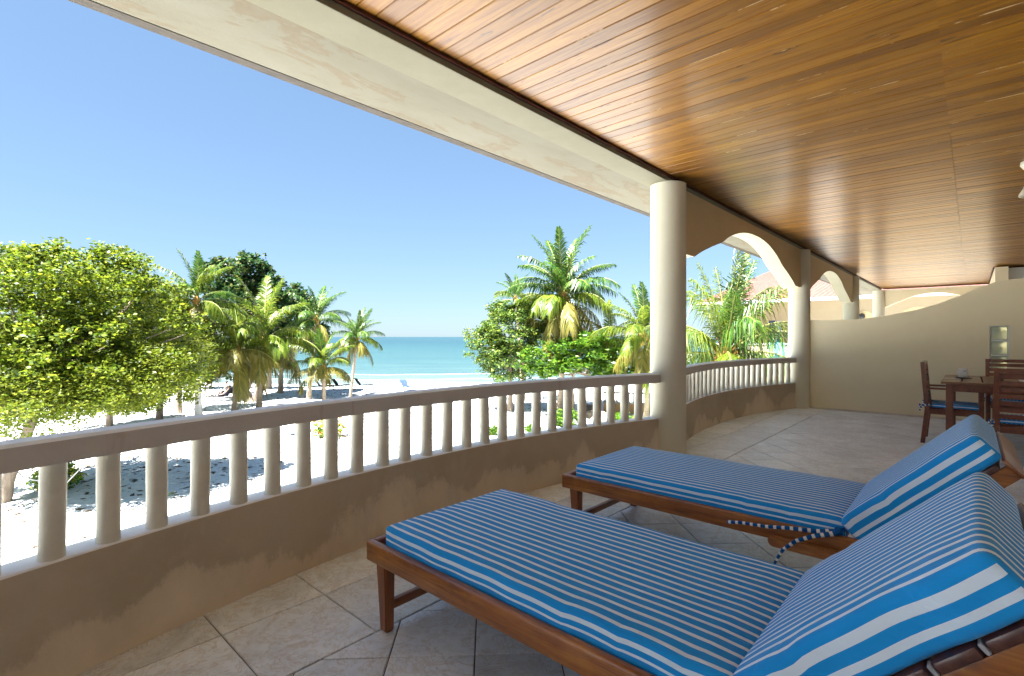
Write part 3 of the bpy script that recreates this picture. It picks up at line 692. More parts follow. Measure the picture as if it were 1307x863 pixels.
LW = .845
def leg_mesh(xo):
    bm = BM(); t = bmesh.new(); bmesh.ops.create_cube(t, size=1)
    for v in t.verts:
        tp = v.co.z > 0
        v.co = Vector((v.co.x*(.072 if tp else .05)+(0 if tp else xo), v.co.y*(.055 if tp else .042), .298 if tp else 0))
    bmesh.ops.bevel(t, geom=t.edges[:], offset=.006, segments=2, affect='EDGES'); merge(bm, t); return bm
def lounger(x, y, label, seed, tray, tie=True):
    t = thing('sun_lounger', label, 'sun lounger', (x, y, 0), 0, 'wooden sun loungers with striped cushions')
    L = 2.2
    for y0 in (0, LW-.034):
        bm = BM(); box(bm, 0, L, y0, y0+.034, .298, .388, .010, 3); finish('side_rail', bm, MAT['loungerwood'], t, True)
    for x0 in (.003, L-.035):
        bm = BM(); box(bm, x0, x0+.034, .0345, LW-.0345, .300, .386, .008, 3); finish('end_rail', bm, MAT['loungerwood_y'], t, True)
    for lx, xo in ((.085, .012), (1.93, -.012)):
        for ly in (.047, LW-.047):
            o = finish('leg', leg_mesh(xo), MAT['legwood'], t, True); o.location = (lx, ly, 0)
        bm = BM(); box(bm, lx-.014+xo*.6, lx+.014+xo*.6, .069, LW-.069, .085, .125, .004); finish('stretcher', bm, MAT['loungerwood_y'], t, True)
    bm = BM(); sl_ = []
    for i in range(9):
        bm = BM(); x0 = .05+i*.166; box(bm, x0, x0+.12, .0355, LW-.0355, .325, .345, .004); finish('bed_slat', bm, MAT['darkslat'], t, True)
    # seat cushion
    CXX = 1.58                               # crease
    c = BM(); rounded(c, .085, CXX+.01, .035, LW-.035, .346, .462, .022, 46, 20, 3, .3855-.0005, 'seat', .0016, seed)
    finish('seat_cushion', c, MAT['seatcloth'], t, True)
    # raised back: own frame rotated about the crease
    A = R(44.7)
    Mb = Matrix.Translation((CXX-.006, 0, .452)) @ Matrix.Rotation(-A, 4, 'Y')
    H = .115
    c = BM(); rounded(c, -.012, .652, .03, LW-.03, -H, 0.006, .026, 24, 20, 3, .3905-.0005, 'back', .0022, seed+1)
    bmesh.ops.transform(c, matrix=Mb, verts=c.verts)
    finish('back_cushion', c, MAT['backcloth'], t, True)
    fr_ = BM()
    for y0 in (.040, LW-.040-.028):
        q = BM(); box(q, -.06, .633, y0, y0+.028, -H-.085, -H-.026, .005, 2, Mb); finish('back_rail', q, MAT['loungerwood'], t, True)
    q = BM(); box(q, .634, .650, .02, LW-.02, -H-.085, -H-.004, .004, 2, Mb); finish('head_board', q, MAT['loungerwood_y'], t, True)
    for i in range(6):
        q = BM(); x0 = .01+i*.103; box(q, x0, x0+.087, .028, LW-.028, -H-.0255, -H-.001, .007, 2, Mb); finish('back_slat', q, MAT['darkslat'], t, True)
        if i:
            for y0 in (.052, LW-.07):
                q = BM(); box(q, x0-.013, x0-.003, y0-.016, y0+.010, -H-.0255, -H-.004, .002, 1, Mb); finish('clip', q, MAT['clip'], t, True)
    for y0 in (.082, LW-.082-.022):                 # prop
        top_ = Mb @ Vector((.52, 0, -H-.05))
        q = BM(); tube(q, [(top_.x, y0+.011, top_.z), (2.02, y0+.011, .335)], .013, 8); finish('back_prop', q, MAT['legwood'], t, True)
    q = BM(); box(q, 2.005, 2.035, .036, LW-.036, .318, .345, .003); finish('prop_bar', q, MAT['loungerwood_y'], t, True)
    if tray:
        q = BM(); hp = []
        for cx_, a0_ in ((1.595, -90), (1.305, 90)):
            for i in range(9): hp.append((cx_+.027*math.cos(R(a0_+i*22.5)), .300+.027*math.sin(R(a0_+i*22.5))))
        prism(q, hp, -.03, -.0015, 'y'); bmesh.ops.bevel(q, geom=[e for e in q.edges if abs(e.verts[0].co.y-e.verts[1].co.y) < 1e-6], offset=.006, segments=2, affect='EDGES'); finish('tray_handle', q, MAT['loungerwood'], t, True)
    # ties at the crease
    if not tie: return t
    q = BM()
    tube(q, [(CXX, .03, .41), (CXX-.03, .005, .405), (CXX-.09, -.02, .396), (CXX-.20, -.038, .388), (CXX-.30, -.045, .372), (CXX-.42, -.04, .36), (CXX-.49, -.035, .345)], [.009, .012, .010, .009, .008, .008, .009], 7, uvlen=True)
    tube(q, [(CXX+.01, .028, .415), (CXX-.03, -.01, .398), (CXX-.10, -.03, .375), (CXX-.17, -.052, .34), (CXX-.225, -.058, .285), (CXX-.25, -.058, .235), (CXX-.262, -.058, .205)], [.009, .012, .010, .009, .008, .007, .006], 7, uvlen=True)
    t2 = finish('tie', q, MAT['tie'], t)
    q = BM(); lathe(q, [(.006, -.018), (.018, -.008), (.02, .004), (.012, .014), (.004, .018)], 10); o = finish('knot', q, MAT['tie'], t2, True); o.location = (CXX-.012, .012, .408)
    return t
lounger(-2.015, 1.238, 'blue and white striped sun lounger nearest the viewer, filling the lower right', 3, True, False)
lounger(-2.022, 2.712, 'second striped sun lounger, nearer the column and the dining table', 11, True)

# ================================================================= dining set
def chair(label, x, y, rz, tie=True, seed=5):
    """seat facing +y, back at y=0"""
    t = thing('dining_chair', label, 'chair', (x, y, 0), rz, 'slatted wooden dining chairs')
    w = .56; h = .99; d = .53
    for sx in (-1, 1):
        bm = BM(); X = sx*(w/2-.022)
        pts = [(-.03, 0), (.015, .0), (.058, .44), (.05, .50), (.01, h), (-.03, h), (.005, .5), (.012, .42)]
        prism(bm, [(p[0], p[1]) for p in pts], X-.021, X+.021, 'x'); finish('rear_post', bm, MAT['teak'], t)
        bm = BM(); box(bm, X-.021, X+.021, d-.03, d+.018, 0, .66, .004); finish('front_leg', bm, MAT['teak'], t)
        bm = BM(); box(bm, X-.028, X+.028, .02, d+.04, .661, .684, .006); finish('armrest', bm, MAT['teak'], t)
        bm = BM(); box(bm, X-.012, X+.012, .055, d-.031, .36, .42, .003); finish('side_apron', bm, MAT['teak'], t)
    bm = BM(); box(bm, -w/2+.045, w/2-.045, d-.02, d+.008, .36, .42, .003); finish('front_apron', bm, MAT['teak'], t)
    bm = BM(); box(bm, -w/2+.045, w/2-.045, .018, .044, .35, .42, .003); finish('back_apron', bm, MAT['teak'], t)
    for i in range(6):
        bm = BM(); y0 = .06+i*.08; box(bm, -w/2+.03, w/2-.03, y0, y0+.062, .4215, .436, .003); finish('seat_slat', bm, MAT['teak'], t)
    for i in range(7):
        z0 = .49+i*.066; yy = .028-.040*(z0-.5)/.49
        bm = BM(); box(bm, -w/2+.0435, w/2-.0435, yy-.008, yy+.010, z0, z0+.045, .003); finish('back_slat', bm, MAT['teak'], t)
    bm = BM(); box(bm, -w/2+.0435, w/2-.0435, -.026, .008, h-.045, h-.001, .005); finish('top_rail', bm, MAT['teak'], t)
    bm = BM(); rounded(bm, .065, .535, -.24, .24, .437, .487, .02, 12, 12, 2, .24-.0005, 'seat', .001, seed, True); bmesh.ops.rotate(bm, verts=bm.verts, cent=(0, 0, 0), matrix=Matrix(((0, -1, 0), (1, 0, 0), (0, 0, 1)))); 
    finish('seat_cushion', bm, MAT['chaircloth'], t, True)
    for sx in (-1, 1):
        X = sx*(w/2-.022)
        bm = BM(); tube(bm, [(X-sx*.03, .075, .465), (X+sx*.005, .075, .475), (X+sx*.03, .035, .47), (X+sx*.027, -.01, .46), (X+sx*.035, -.03, .42), (X+sx*.03, -.035, .385)], [.008, .01, .011, .013, .009, .006], 7, uvlen=True)
        tube(bm, [(X+sx*.027, -.01, .46), (X+sx*.055, -.03, .475), (X+sx*.06, -.045, .44)], [.012, .010, .006], 7, uvlen=True)
        finish('tie', bm, MAT['tie'], t)
    return t
# rz turns +y (the way the chair faces)
chair('slatted wooden armchair seen side-on at the left end of the dining table', -.44, 8.26, -math.pi/2)
chair('slatted wooden armchair with its back turned to the viewer, cut by the right frame edge', .44, 6.93, 0, seed=8)
chair('slatted wooden armchair on the far side of the table, just below the glass blocks', .42, 9.72, math.pi, seed=9)

tb = thing('dining_table', 'dark slatted wooden dining table by the privacy wall with a mug on it', 'table')
TX0, TX1, TY0, TY1, TZ = -.27, 1.35, 7.80, 9.22, .775
for sx, sy in ((TX0+.075, TY0+.075), (TX1-.075, TY0+.075), (TX0+.075, TY1-.075), (TX1-.075, TY1-.075)):
    bm = BM(); box(bm, sx-.033, sx+.033, sy-.033, sy+.033, 0, TZ-.029, .004); finish('leg', bm, MAT['teak'], tb)
for a in ((TX0+.109, TX1-.109, TY0+.055, TY0+.08), (TX0+.109, TX1-.109, TY1-.08, TY1-.055), (TX0+.055, TX0+.08, TY0+.109, TY1-.109), (TX1-.08, TX1-.055, TY0+.109, TY1-.109)):
    bm = BM(); box(bm, *a, TZ-.115, TZ-.03, .003); finish('apron', bm, MAT['teak'], tb)
bm = BM(); box(bm, TX0, TX1, TY0, TY0+.10, TZ-.028, TZ, .004); finish('end_board', bm, MAT['tabletop'], tb)
bm = BM(); box(bm, TX0, TX1, TY1-.10, TY1, TZ-.028, TZ, .004); finish('end_board', bm, MAT['tabletop'], tb)
n = 9; wS = (TX1-TX0)/n
for i in range(n):
    bm = BM(); box(bm, TX0+i*wS+(.009 if i else 0), TX0+(i+1)*wS-(.009 if i < n-1 else 0), TY0+.108, TY1-.108, TZ-.028, TZ-.001, .003); finish('table_slat', bm, MAT['tabletop'], tb)
bm = BM(); box(bm, TX0+.3, TX0+.36, TY0+.0805, TY1-.0805, TZ-.06, TZ-.029); box(bm, TX0+.9, TX0+.96, TY0+.0805, TY1-.0805, TZ-.06, TZ-.029); finish('under_batten', bm, MAT['teak'], tb)

mg = thing('mug', 'white ceramic mug standing on a dark coaster on the dining table', 'mug', (-.085, 8.55, TZ+.0125), 0)
bm = BM(); lathe(bm, [(.030, 0), (.044, .004), (.047, .02), (.047, .108), (.044, .110), (.0425, .106), (.0425, .02), (.03, .012), (.001, .011)], 28); cup = finish('cup', bm, MAT['ceramic'], mg, True)
bm = BM(); hd = W(-1, -.15).normalized()
pts = [Vector((0, 0, .09))+hd*.044, Vector((0, 0, .094))+hd*.062, Vector((0, 0, .075))+hd*.078, Vector((0, 0, .048))+hd*.076, Vector((0, 0, .028))+hd*.060, Vector((0, 0, .026))+hd*.044]
tube(bm, pts, .0065, 8); finish('handle', bm, MAT['ceramic'], mg, True)
bm = BM(); fd = -W(.25, 1).normalized(); side_ = Vector((-fd.y, fd.x, 0))
for i in range(5):
    a_ = -.32+i*.13
    p = (fd*math.cos(a_)+side_*math.sin(a_))*.0476
    box(bm, p.x-.002, p.x+.002, p.y-.002, p.y+.002, .078, .086+.004*(i % 2))
finish('print', bm, MAT['ink'], cup)
cs = BM(); lathe(cs, [(.075, 0), (.082, .003), (.082, .009), (.078, .0115)], 32); o = finish('coaster', cs, MAT['coaster'], None, True, (-.075, 8.535, TZ+.0006)); tag(o, 'round dark grey coaster under the white mug', 'coaster')
bm = BM(); box(bm, -.075, .075, -.05, .05, 0, .002); o = finish('napkin', bm, MAT['paper'], None, False, (-.19, 8.47, TZ+.0005)); o.rotation_euler = (0, 0, .5); tag(o, 'small white paper napkin beside the coaster', 'napkin')
bm = BM(); box(bm, -.30, .30, -.22, .22, 0, .004, .001); o = finish('white_sheet', bm, MAT['paper'], None, False, (.72, 8.6, TZ+.0005)); tag(o, 'flat white sheet on the table, glimpsed between the chair back slats', 'white_sheet')  # flat white sheet, shows as thin white lines between the chair slats

# ceiling lantern at the right edge
P = W(4.91, 4.72)
ln = thing('ceiling_lantern', 'cream metal ceiling lantern cut by the right frame edge', 'lamp', (P.x, P.y, 2.95))
bm = BM(); lathe(bm, [(.004, 0), (.115, -.002), (.118, -.03), (.095, -.065), (.075, -.075)], 28); finish('canopy', bm, MAT['brass'], ln, True)
bm = BM(); lathe(bm, [(.074, -.074), (.072, -.12), (.078, -.20), (.10, -.255), (.125, -.30), (.128, -.32), (.11, -.33), (.10, -.325)], 28); finish('housing', bm, MAT['brass'], ln, True)
bm = BM(); lathe(bm, [(.095, -.322), (.085, -.345), (.05, -.36), (.004, -.364)], 24); finish('lens', bm, MAT['black'], ln, True)

# ================================================================= ground and sea
def grid_frame(name, Xs, Ys, fz, mat):
    bm = BM(); V = [[bm.verts.new(W(X, Y, fz(X, Y))) for X in Xs] for Y in Ys]
    for i in range(len(Ys)-1):
        for j in range(len(Xs)-1):
            f = bm.faces.new((V[i][j], V[i][j+1], V[i+1][j+1], V[i+1][j])); f.smooth = True
    return finish(name, bm, mat)
def gz(X, Y):
    z = GZ + .05*math.sin(X*.31+1.2)*math.sin(Y*.37) + .03*math.sin(X*.83+Y*.41)
    sh = 50.5 + 1.2*math.sin(X*.05) + .8*math.sin(X*.17+1) - .02*X
    if Y > sh-6: z -= .028*(Y-(sh-6)) + (.10*(Y-sh) if Y > sh else 0)
    return z
def ground(p): return gz(CT*p[0]+ST*p[1], -ST*p[0]+CT*p[1])
Xs = [-900, -400, -200, -120] + [-80+1.25*i for i in range(129)] + [120, 200, 400, 900]
Ys = [-400, -100, -30] + [-10+1.25*i for i in range(68)]
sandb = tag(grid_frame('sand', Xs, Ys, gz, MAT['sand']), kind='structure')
SEAZ = GZ-.17
seab = tag(grid_frame('sea', [-30000, -3000, -300, 0, 300, 3000, 30000], [46, 200, 1000, 6000, 40000], lambda X, Y: SEAZ, MAT['sea']), kind='structure')
bm = BM()
for wi, off in ((0, .0), (1, 5.5), (2, 13)):
    prev = None
    for i in range(400):
        X = -100+.5*i; sh = 50.5 + 1.2*math.sin(X*.05) + .8*math.sin(X*.17+1) - .02*X + off + .3*math.sin(X*.9)
        wd = (.45 if wi == 0 else .35)*(.55+.45*math.sin(X*.4+wi*2))*(1 if wi == 0 else max(0, math.sin(X*.11+wi)))
        cur = (bm.verts.new(W(X, sh, SEAZ+.02)), bm.verts.new(W(X, sh+max(wd, .01), SEAZ+.03)))
        if prev: bm.faces.new((prev[0], cur[0], cur[1], prev[1]))
        prev = cur
tag(finish('surf_foam', bm, MAT['foam']), kind='stuff')

# ================================================================= vegetation
def leaves(clumps, per, rad, size, aspect=.5, up=.5, nrm=None):
    """clumps (m,3) -> (m*per,4,3) leaf quads gathered round the twig tips"""
    m_ = len(clumps); c = np.repeat(clumps, per, axis=0); n_ = len(c)
    d = rng.normal(size=(n_, 3)); d /= np.linalg.norm(d, axis=1)[:, None]
    c = c + d*(rng.random((n_, 1))**.6)*rad*np.array([1, 1, .6])
    ax = rng.normal(size=(n_, 3)); ax[:, 2] = ax[:, 2]*.45 - .05; ax /= np.linalg.norm(ax, axis=1)[:, None]
    nn = rng.normal(size=(n_, 3))*.75; nn[:, 2] += up*2
    sd_ = np.cross(ax, nn); sd_ /= (np.linalg.norm(sd_, axis=1)[:, None]+1e-9)
    s = size*(.6+.8*rng.random((n_, 1)))
    a = c - ax*s*.5; b_ = c + ax*s*.5; l = c + sd_*s*aspect*.5 - ax*s*.06; r = c - sd_*s*aspect*.5 - ax*s*.06
    return np.stack([a, l, b_, r], axis=1)
def crown_pts(blobs, m_, inner=.45):
    """points spread through ellipsoids, mostly in the outer shell; blobs: (x,y,z,rx,ry,rz,weight)"""
    out = []; w = np.array([b_[6] for b_ in blobs]); w = w/w.sum()
    for b_, k in zip(blobs, (w*m_).astype(int)):
        d = rng.normal(size=(k, 3)); d /= np.linalg.norm(d, axis=1)[:, None]
        lump = 1+.16*np.sin(d[:, 0]*5+b_[0])*np.sin(d[:, 1]*6+b_[1])+.12*np.sin(d[:, 2]*7+d[:, 0]*4)
        r = (inner+(1-inner)*rng.random(k)**.5)*lump
        out.append(np.array(b_[:3])+d*r[:, None]*np.array(b_[3:6]))
    return np.concatenate(out)
def tree(name, label, cat, base, trunk, tr, blobs, m_, per, rad, size, mat, aspect=.5, nbr=16, bark='bark', group=None, seed=0, up=.5):
    """trunk: list of points relative to base; blobs relative to base"""
    t = thing(name, label, cat, base, 0, group)
    bm = BM(); k = len(trunk); tube(bm, trunk, [tr*(1-.5*i/(k-1)) if i else tr*1.25 for i in range(k)], 9); tk = finish('trunk', bm, MAT[bark], t, True)
    P_ = crown_pts(blobs, m_)
    bm = BM(); st = Vector(trunk[-1])
    sel = P_[rng.choice(len(P_), nbr, replace=False)]
    for q in sel:
        q = Vector(q); mid = st.lerp(q, .5)+Vector((random.uniform(-.2, .2), random.uniform(-.2, .2), -.12*(q-st).length))
        s0 = Vector(trunk[-2]).lerp(st, random.random()) if random.random() < .4 else st
        tube(bm, [s0, s0.lerp(mid, .5)+Vector((0, 0, .03)), mid, q], [tr*.42, tr*.32, tr*.2, tr*.05], 5)
    finish('branches', bm, MAT[bark], t, True)
    quads('crown', leaves(P_, per, rad, size, aspect, up), MAT[mat], t)
    return t
def rel(base, p): return (p[0]-base[0], p[1]-base[1], p[2]-base[2])
def gp(u, Y):
    p = at(u, Y); return Vector((p.x, p.y, ground(p)-.03))
def blob(base, u, v, Y, rpx, rpz, rd, w=1):
    """ellipsoid at column u, row v, depth Y; radii in pixels -> metres"""
    s = Y/645; p = at(u, Y, 1.3-(v-430)*s)
    return (*rel(base, p), rpx*s, rd, rpz*s, w)

# large lime tree at left
b0 = gp(2, 13.7)
tree('lime_green_tree', 'large lime green tree filling the left edge, leaning trunk below its spreading crown', 'tree', b0,
     [(0, 0, 0), rel(b0, at(10, 13.8, -2.6)), rel(b0, at(34, 14.0, -1.4)), rel(b0, at(55, 14.3, -.3)), rel(b0, at(60, 14.5, .8))], .17,
     [blob(b0, 35, 395, 14.6, 120, 72, 2.2, 4), blob(b0, 120, 385, 15.2, 82, 62, 2., 3), blob(b0, -40, 410, 14.5, 90, 80, 2.2, 1.4), blob(b0, 90, 455, 14.8, 130, 50, 2.3, 3.6), blob(b0, 20, 490, 14, 95, 36, 1.8, 2), blob(b0, 185, 470, 15.5, 65, 40, 1.6, 1.2), blob(b0, 60, 325, 14.8, 26, 14, .9, .3), blob(b0, 150, 330, 15.2, 26, 13, .8, .28), blob(b0, 8, 332, 14.6, 24, 16, .9, .3), blob(b0, 205, 372, 15.5, 22, 15, .8, .25), blob(b0, 232, 410, 15.5, 20, 18, .7, .25)],
     2500, 27, .30, .115, 'leaf_lime', .6, 44)
T0 = bpy.data.objects['lime_green_tree']
quads('crown', leaves(crown_pts([blob(b0, 60, 505, 13.6, 110, 26, 1.4, 2), blob(b0, 150, 492, 14.4, 85, 34, 1.4, 2), blob(b0, 20, 470, 13.2, 70, 30, 1.2, 1), blob(b0, 205, 478, 15, 50, 44, 1.3, 1.2), blob(b0, 30, 534, 13.4, 90, 24, 1.2, 1.0), blob(b0, 225, 455, 16.5, 44, 42, 1.2, 1.), blob(b0, 120, 518, 14, 70, 22, 1.2, .8)], 1150, .3), 30, .34, .10, .38, .5), MAT['leaf_lime2'], T0)
b1 = gp(139, 24)
tree('lime_green_tree', 'lime green tree right of the large one, thin trunk rising from shaded sand', 'tree', b1,
     [(0, 0, 0), (.05, .03, 1.2), (.1, .0, 2.3), (.15, .1, 3.4)], .14,
     [blob(b1, 150, 400, 24, 70, 66, 2.3, 2), blob(b1, 110, 455, 24, 70, 44, 2.1, 1.6), blob(b1, 170, 490, 24, 60, 38, 1.6, 1.3)], 1200, 30, .42, .15, 'leaf_lime', .6, 16)
b2 = gp(203, 26.6)
tree('yellow_green_tree', 'yellow green feathery tree standing before the palms, left of the whitewashed palm', 'tree', b2,
     [(0, 0, 0), (0, .05, 1), (.1, .1, 2.2), (.15, .1, 3.3)], .16,
     [blob(b2, 212, 425, 26.5, 50, 52, 1.8, 2), blob(b2, 178, 478, 26.5, 52, 44, 1.7, 1.4), blob(b2, 240, 462, 26.5, 34, 50, 1.3, 1.1)], 1050, 28, .42, .16, 'leaf_lime2', .55, 14)
b3 = gp(228, 30)
tree('yellow_green_tree', 'small tree with brown trunk just left of the whitewashed palm trunk', 'tree', b3,
     [(0, 0, 0), (.03, 0, 1), (.1, .05, 2.0), (.12, 0, 3.)], .17, [blob(b3, 232, 425, 31, 34, 46, 1.6, 1)], 300, 26, .42, .16, 'leaf_lime', .5, 8)
# sea grapes behind the palms
b4 = gp(320, 35)
t4 = tree('sea_grape_tree', 'dark green sea grape with twisted trunks rising above the palms', 'tree', b4,
     [(0, 0, 0), rel(b4, at(314, 35, -2.4)), rel(b4, at(322, 35, -1.4)), rel(b4, at(311, 35, -.2)), rel(b4, at(312, 35, 1.6))], .26,
     [blob(b4, 282, 355, 36, 24, 26, 1.3, 1), blob(b4, 320, 346, 36, 26, 22, 1.2, 1), blob(b4, 296, 392, 36, 42, 34, 2, 2), blob(b4, 345, 385, 36, 28, 30, 1.6, 1.2), blob(b4, 292, 450, 36, 36, 32, 1.7, .9)], 650, 20, .46, .25, 'leaf_dark', .9, 16)
bm = BM(); tube(bm, [(.2, .1, 0), rel(b4, at(330, 35, -2.3)), rel(b4, at(327, 35, -1.2)), rel(b4, at(330, 35, .2))], [.2, .15, .12, .08], 7)
tube(bm, [(-.25, -.1, 0), rel(b4, at(311, 34.8, -2.4)), rel(b4, at(320, 34.8, -1.6)), rel(b4, at(306, 35, -.6))], [.16, .12, .11, .07], 7); finish('trunk', bm, MAT['bark'], t4, True)
b5 = gp(358, 40)
tree('sea_grape_tree', 'dark green sea grape right of the tallest crown, its top sloping down to the sea', 'tree', b5,
     [(0, 0, 0), (.1, 0, 1.4), (.2, .1, 2.8), (.3, 0, 4.)], .2, [blob(b5, 372, 400, 40, 34, 34, 2, 1.6), blob(b5, 395, 425, 40, 24, 24, 1.4, .8), blob(b5, 350, 440, 40, 30, 30, 1.8, .9)], 480, 20, .5, .26, 'leaf_dark', .9, 12)
b6 = gp(343, 44)
tree('sea_grape_tree', 'low sea grape nearest the water, behind the twisted trunks', 'tree', b6,
     [(0, 0, 0), (.1, 0, .9), (.0, .1, 2.), (.1, 0, 3.)], .24, [blob(b6, 335, 450, 44, 30, 20, 1.8, 1), blob(b6, 268, 452, 44, 30, 22, 1.8, 1)], 260, 18, .5, .26, 'leaf_dark', .9, 8)
# right-hand trees
b7 = gp(651, 31)
tree('round_green_tree', 'dense dark green tree at the right of the open sea, rounded crown', 'tree', b7,
     [(0, 0, 0), (.02, .0, 1.0), (-.05, .05, 1.9), (0, .0, 2.8)], .17,
     [blob(b7, 655, 425, 31, 44, 36, 2., 2.4), blob(b7, 622, 440, 31, 26, 30, 1.3, 1), blob(b7, 652, 463, 31, 40, 24, 1.8, 1.5), blob(b7, 640, 396, 31, 16, 14, .9, .4), blob(b7, 684, 410, 31, 18, 26, 1.2, .6)], 1000, 28, .33, .15, 'leaf_olive', .6, 14)
b8 = gp(730, 29)
tree('almond_tree', 'bright green large leaved tree beneath the tall palm', 'tree', b8,
     [(0, 0, 0), (.05, .05, .9), (.0, .0, 1.7), (.1, .1, 2.5)], .12,
     [blob(b8, 745, 452, 28, 56, 27, 1.8, 2.4), blob(b8, 698, 460, 28, 34, 22, 1.4, 1.2), blob(b8, 792, 462, 28, 30, 22, 1.5, 1.1), blob(b8, 750, 436, 28, 30, 10, 1.2, .7)], 520, 17, .34, .28, 'leaf_bright', .42, 12, up=.35)

# palms ------------------------------------------------------------
def frond_mesh(name, mat, e0, droop, nl=42, L=1.0, hang=.3, seed=0, wl=.26, wd=.0125):
    """frond of unit length heading along +x, elevation e0 (deg) at its base, drooping"""
    rs = random.Random(seed); bm = BM(); pts = []; p = Vector((0, 0, 0)); n_ = 16
    tw = rs.uniform(-.25, .25)
    for i in range(n_+1):
        pts.append(p.copy()); s = i/n_
        e = R(e0) - droop*(s**1.25)
        p += Vector((math.cos(e)*math.cos(tw*s), math.cos(e)*math.sin(tw*s), math.sin(e)))*(L/n_)
    tube(bm, pts, [.013*(1-.88*i/n_)+.001 for i in range(n_+1)], 5, mi=1)
    for i in range(nl):
        s = .14+.86*(i+.5)/nl; k = min(int(s*n_), n_-1); q = pts[k].lerp(pts[k+1], s*n_-k); d = (pts[k+1]-pts[k]).normalized()
        sd_ = d.cross(Vector((0, 0, 1))).normalized(); upv = sd_.cross(d)
        ll = wl*(math.sin(math.pi*(.12+.84*s))**.6)*rs.uniform(.85, 1.1); ll0 = ll
        for sg in (-1, 1):
            jt = .22 if wd < .006 else .05
            dirn = (sd_*sg*(.85-.25*s+rs.uniform(-jt, jt)) + d*(.45+.5*s+rs.uniform(-jt, jt)) + upv*rs.uniform(-.05-jt*2, .2+jt)).normalized()
            if wd < .006: ll = ll0*rs.uniform(.6, 1.2)
            wv = d.cross(dirn).cross(dirn).normalized()*(wd*rs.uniform(.8, 1.2))
            m1 = q+dirn*ll*.5+Vector((0, 0, -hang*ll*.18)); m2 = q+dirn*ll*.86+Vector((0, 0, -hang*ll*(.75+rs.uniform(-.2, .3))))
            m2 = q.lerp(m2, 1.0)
            a = [bm.verts.new(q-wv*.6), bm.verts.new(q+wv*.6), bm.verts.new(m1+wv), bm.verts.new(m1-wv), bm.verts.new(m2)]
            bm.faces.new((a[0], a[1], a[2], a[3])); bm.faces.new((a[3], a[2], a[4]))
    me = bpy.data.meshes.new(name); bm.to_mesh(me); bm.free(); me.materials.append(mat); me.materials.append(MAT['rachis'])
    return me
FR = {}; FN = []
for key, mt in (('g', 'palm_green'), ('f', 'palm_fresh'), ('y', 'palm_yellow')):
    FR[key] = [(78, .55), (62, 1.1), (42, 1.45), (20, 1.5), (0, 1.35), (-25, 1.0)]
    FR[key] = [[frond_mesh('frond', MAT[mt], e, d, 54, 1., (.45+.25*i), i*7+j, .25, .0088) for j in range(2)] for i, (e, d) in enumerate(FR[key])]
for i, (e, d) in enumerate([(82, .35), (66, .8), (46, 1.35), (22, 1.5), (2, 1.35), (-25, 1.0)]):
    FN.append([frond_mesh('frond', MAT[('palm_fresh', 'palm_fresh', 'palm_green')[j]], e, d, 74, 1., (.8+.3*i), i*7+j+50, .29, .0048) for j in range(3)])
def palm(label, base, crownp, L, tr=.14, bark='palmbark', counts=(3, 4, 5, 5, 4, 3), pal='ggffyy', bend=.15, group='coconut palms on the beach', husk=False, phase=0., nuts=0, squash=1., near=False):
    t = thing('palm_tree', label, 'palm tree', base, 0, group)
    top_ = Vector(rel(base, crownp)); bm = BM(); n_ = 10; pts = []
    for i in range(n_+1):
        s = i/n_; q = Vector((0, 0, 0)).lerp(top_, s); sw = math.sin(math.pi*s)*bend
        pts.append(q + Vector((sw, -sw*.6, 0)))
    rad = [tr*(1.35 if i == 0 else 1.1 if i == 1 else 1-.32*i/n_)*(1+.05*(i % 2)) for i in range(n_+1)]
    tube(bm, pts, rad, 10); finish('trunk', bm, MAT[bark], t, True)
    bm = BM(); tube(bm, [top_+Vector((0, 0, -.28*L/3)), top_+Vector((0, 0, -.1*L/3)), top_+Vector((0, 0, .1*L/3)), top_+Vector((0, 0, .35*L/3))], [tr*.8, tr*1.35, tr*1.25, tr*.4], 9)
    if husk:
        for i in range(16):
            a = i*2.4; d = Vector((math.cos(a), math.sin(a), 0)); l_ = random.uniform(.25, .5)
            tube(bm, [top_+d*tr*.8+Vector((0, 0, -.3+.03*i)), top_+d*(tr+.1)+Vector((0, 0, -.15+.03*i)), top_+d*(tr+.16+l_*.3)+Vector((0, 0, l_*.5-.15+.03*i))], [.05, .035, .01], 5)
    finish('crown_shaft', bm, MAT['husk'], t, True)
    a = phase
    for lv, cnt in enumerate(counts):
        for i in range(cnt):
            a += 2.39996 + random.uniform(-.25, .25)
            me = random.choice(FN[lv] if near and not (lv > 3 and i % 3 == 0) else FR[pal[lv]][lv])
            s_ = L*random.uniform(.85, 1.08)*(1.0 if lv < 4 else .92)
            o = link('frond', me, t, top_+Vector((0, 0, .12*(2-lv)*L/3)), (random.uniform(-.25, .25), random.uniform(-.12, .12), a), (s_, s_*1.0, s_*squash))
    for i in range(nuts):
        aa = i*1.7+phase; bm = BM(); bmesh.ops.create_icosphere(bm, subdivisions=2, radius=.12); bmesh.ops.scale(bm, vec=(1, 1, 1.25), verts=bm.verts)
        finish('coconut', bm, simple('coconut_skin', (.45, .28, .04), (.5, .38, .08), 6, .6, .1) if i == 0 and 'coconut_skin' not in bpy.data.materials else bpy.data.materials['coconut_skin'], t, True, top_+Vector((math.cos(aa)*(tr+.13), math.sin(aa)*(tr+.13), -.25-.12*(i % 2))))
    return t
palm('palm with whitewashed trunk and upright fronds, behind the lime green trees', gp(254, 27), at(251, 27, 3.2), 2.8, .16, 'whitebark', (4, 4, 4, 4, 2, 1), 'gfgfyy', .08, phase=1.)
palm('short palm in front of the twisted sea grape, low yellow hanging fronds', gp(299, 29), at(304, 29, .5), 3.0, .15, counts=(3, 4, 4, 5, 4, 3), pal='fffyyy', phase=.4)
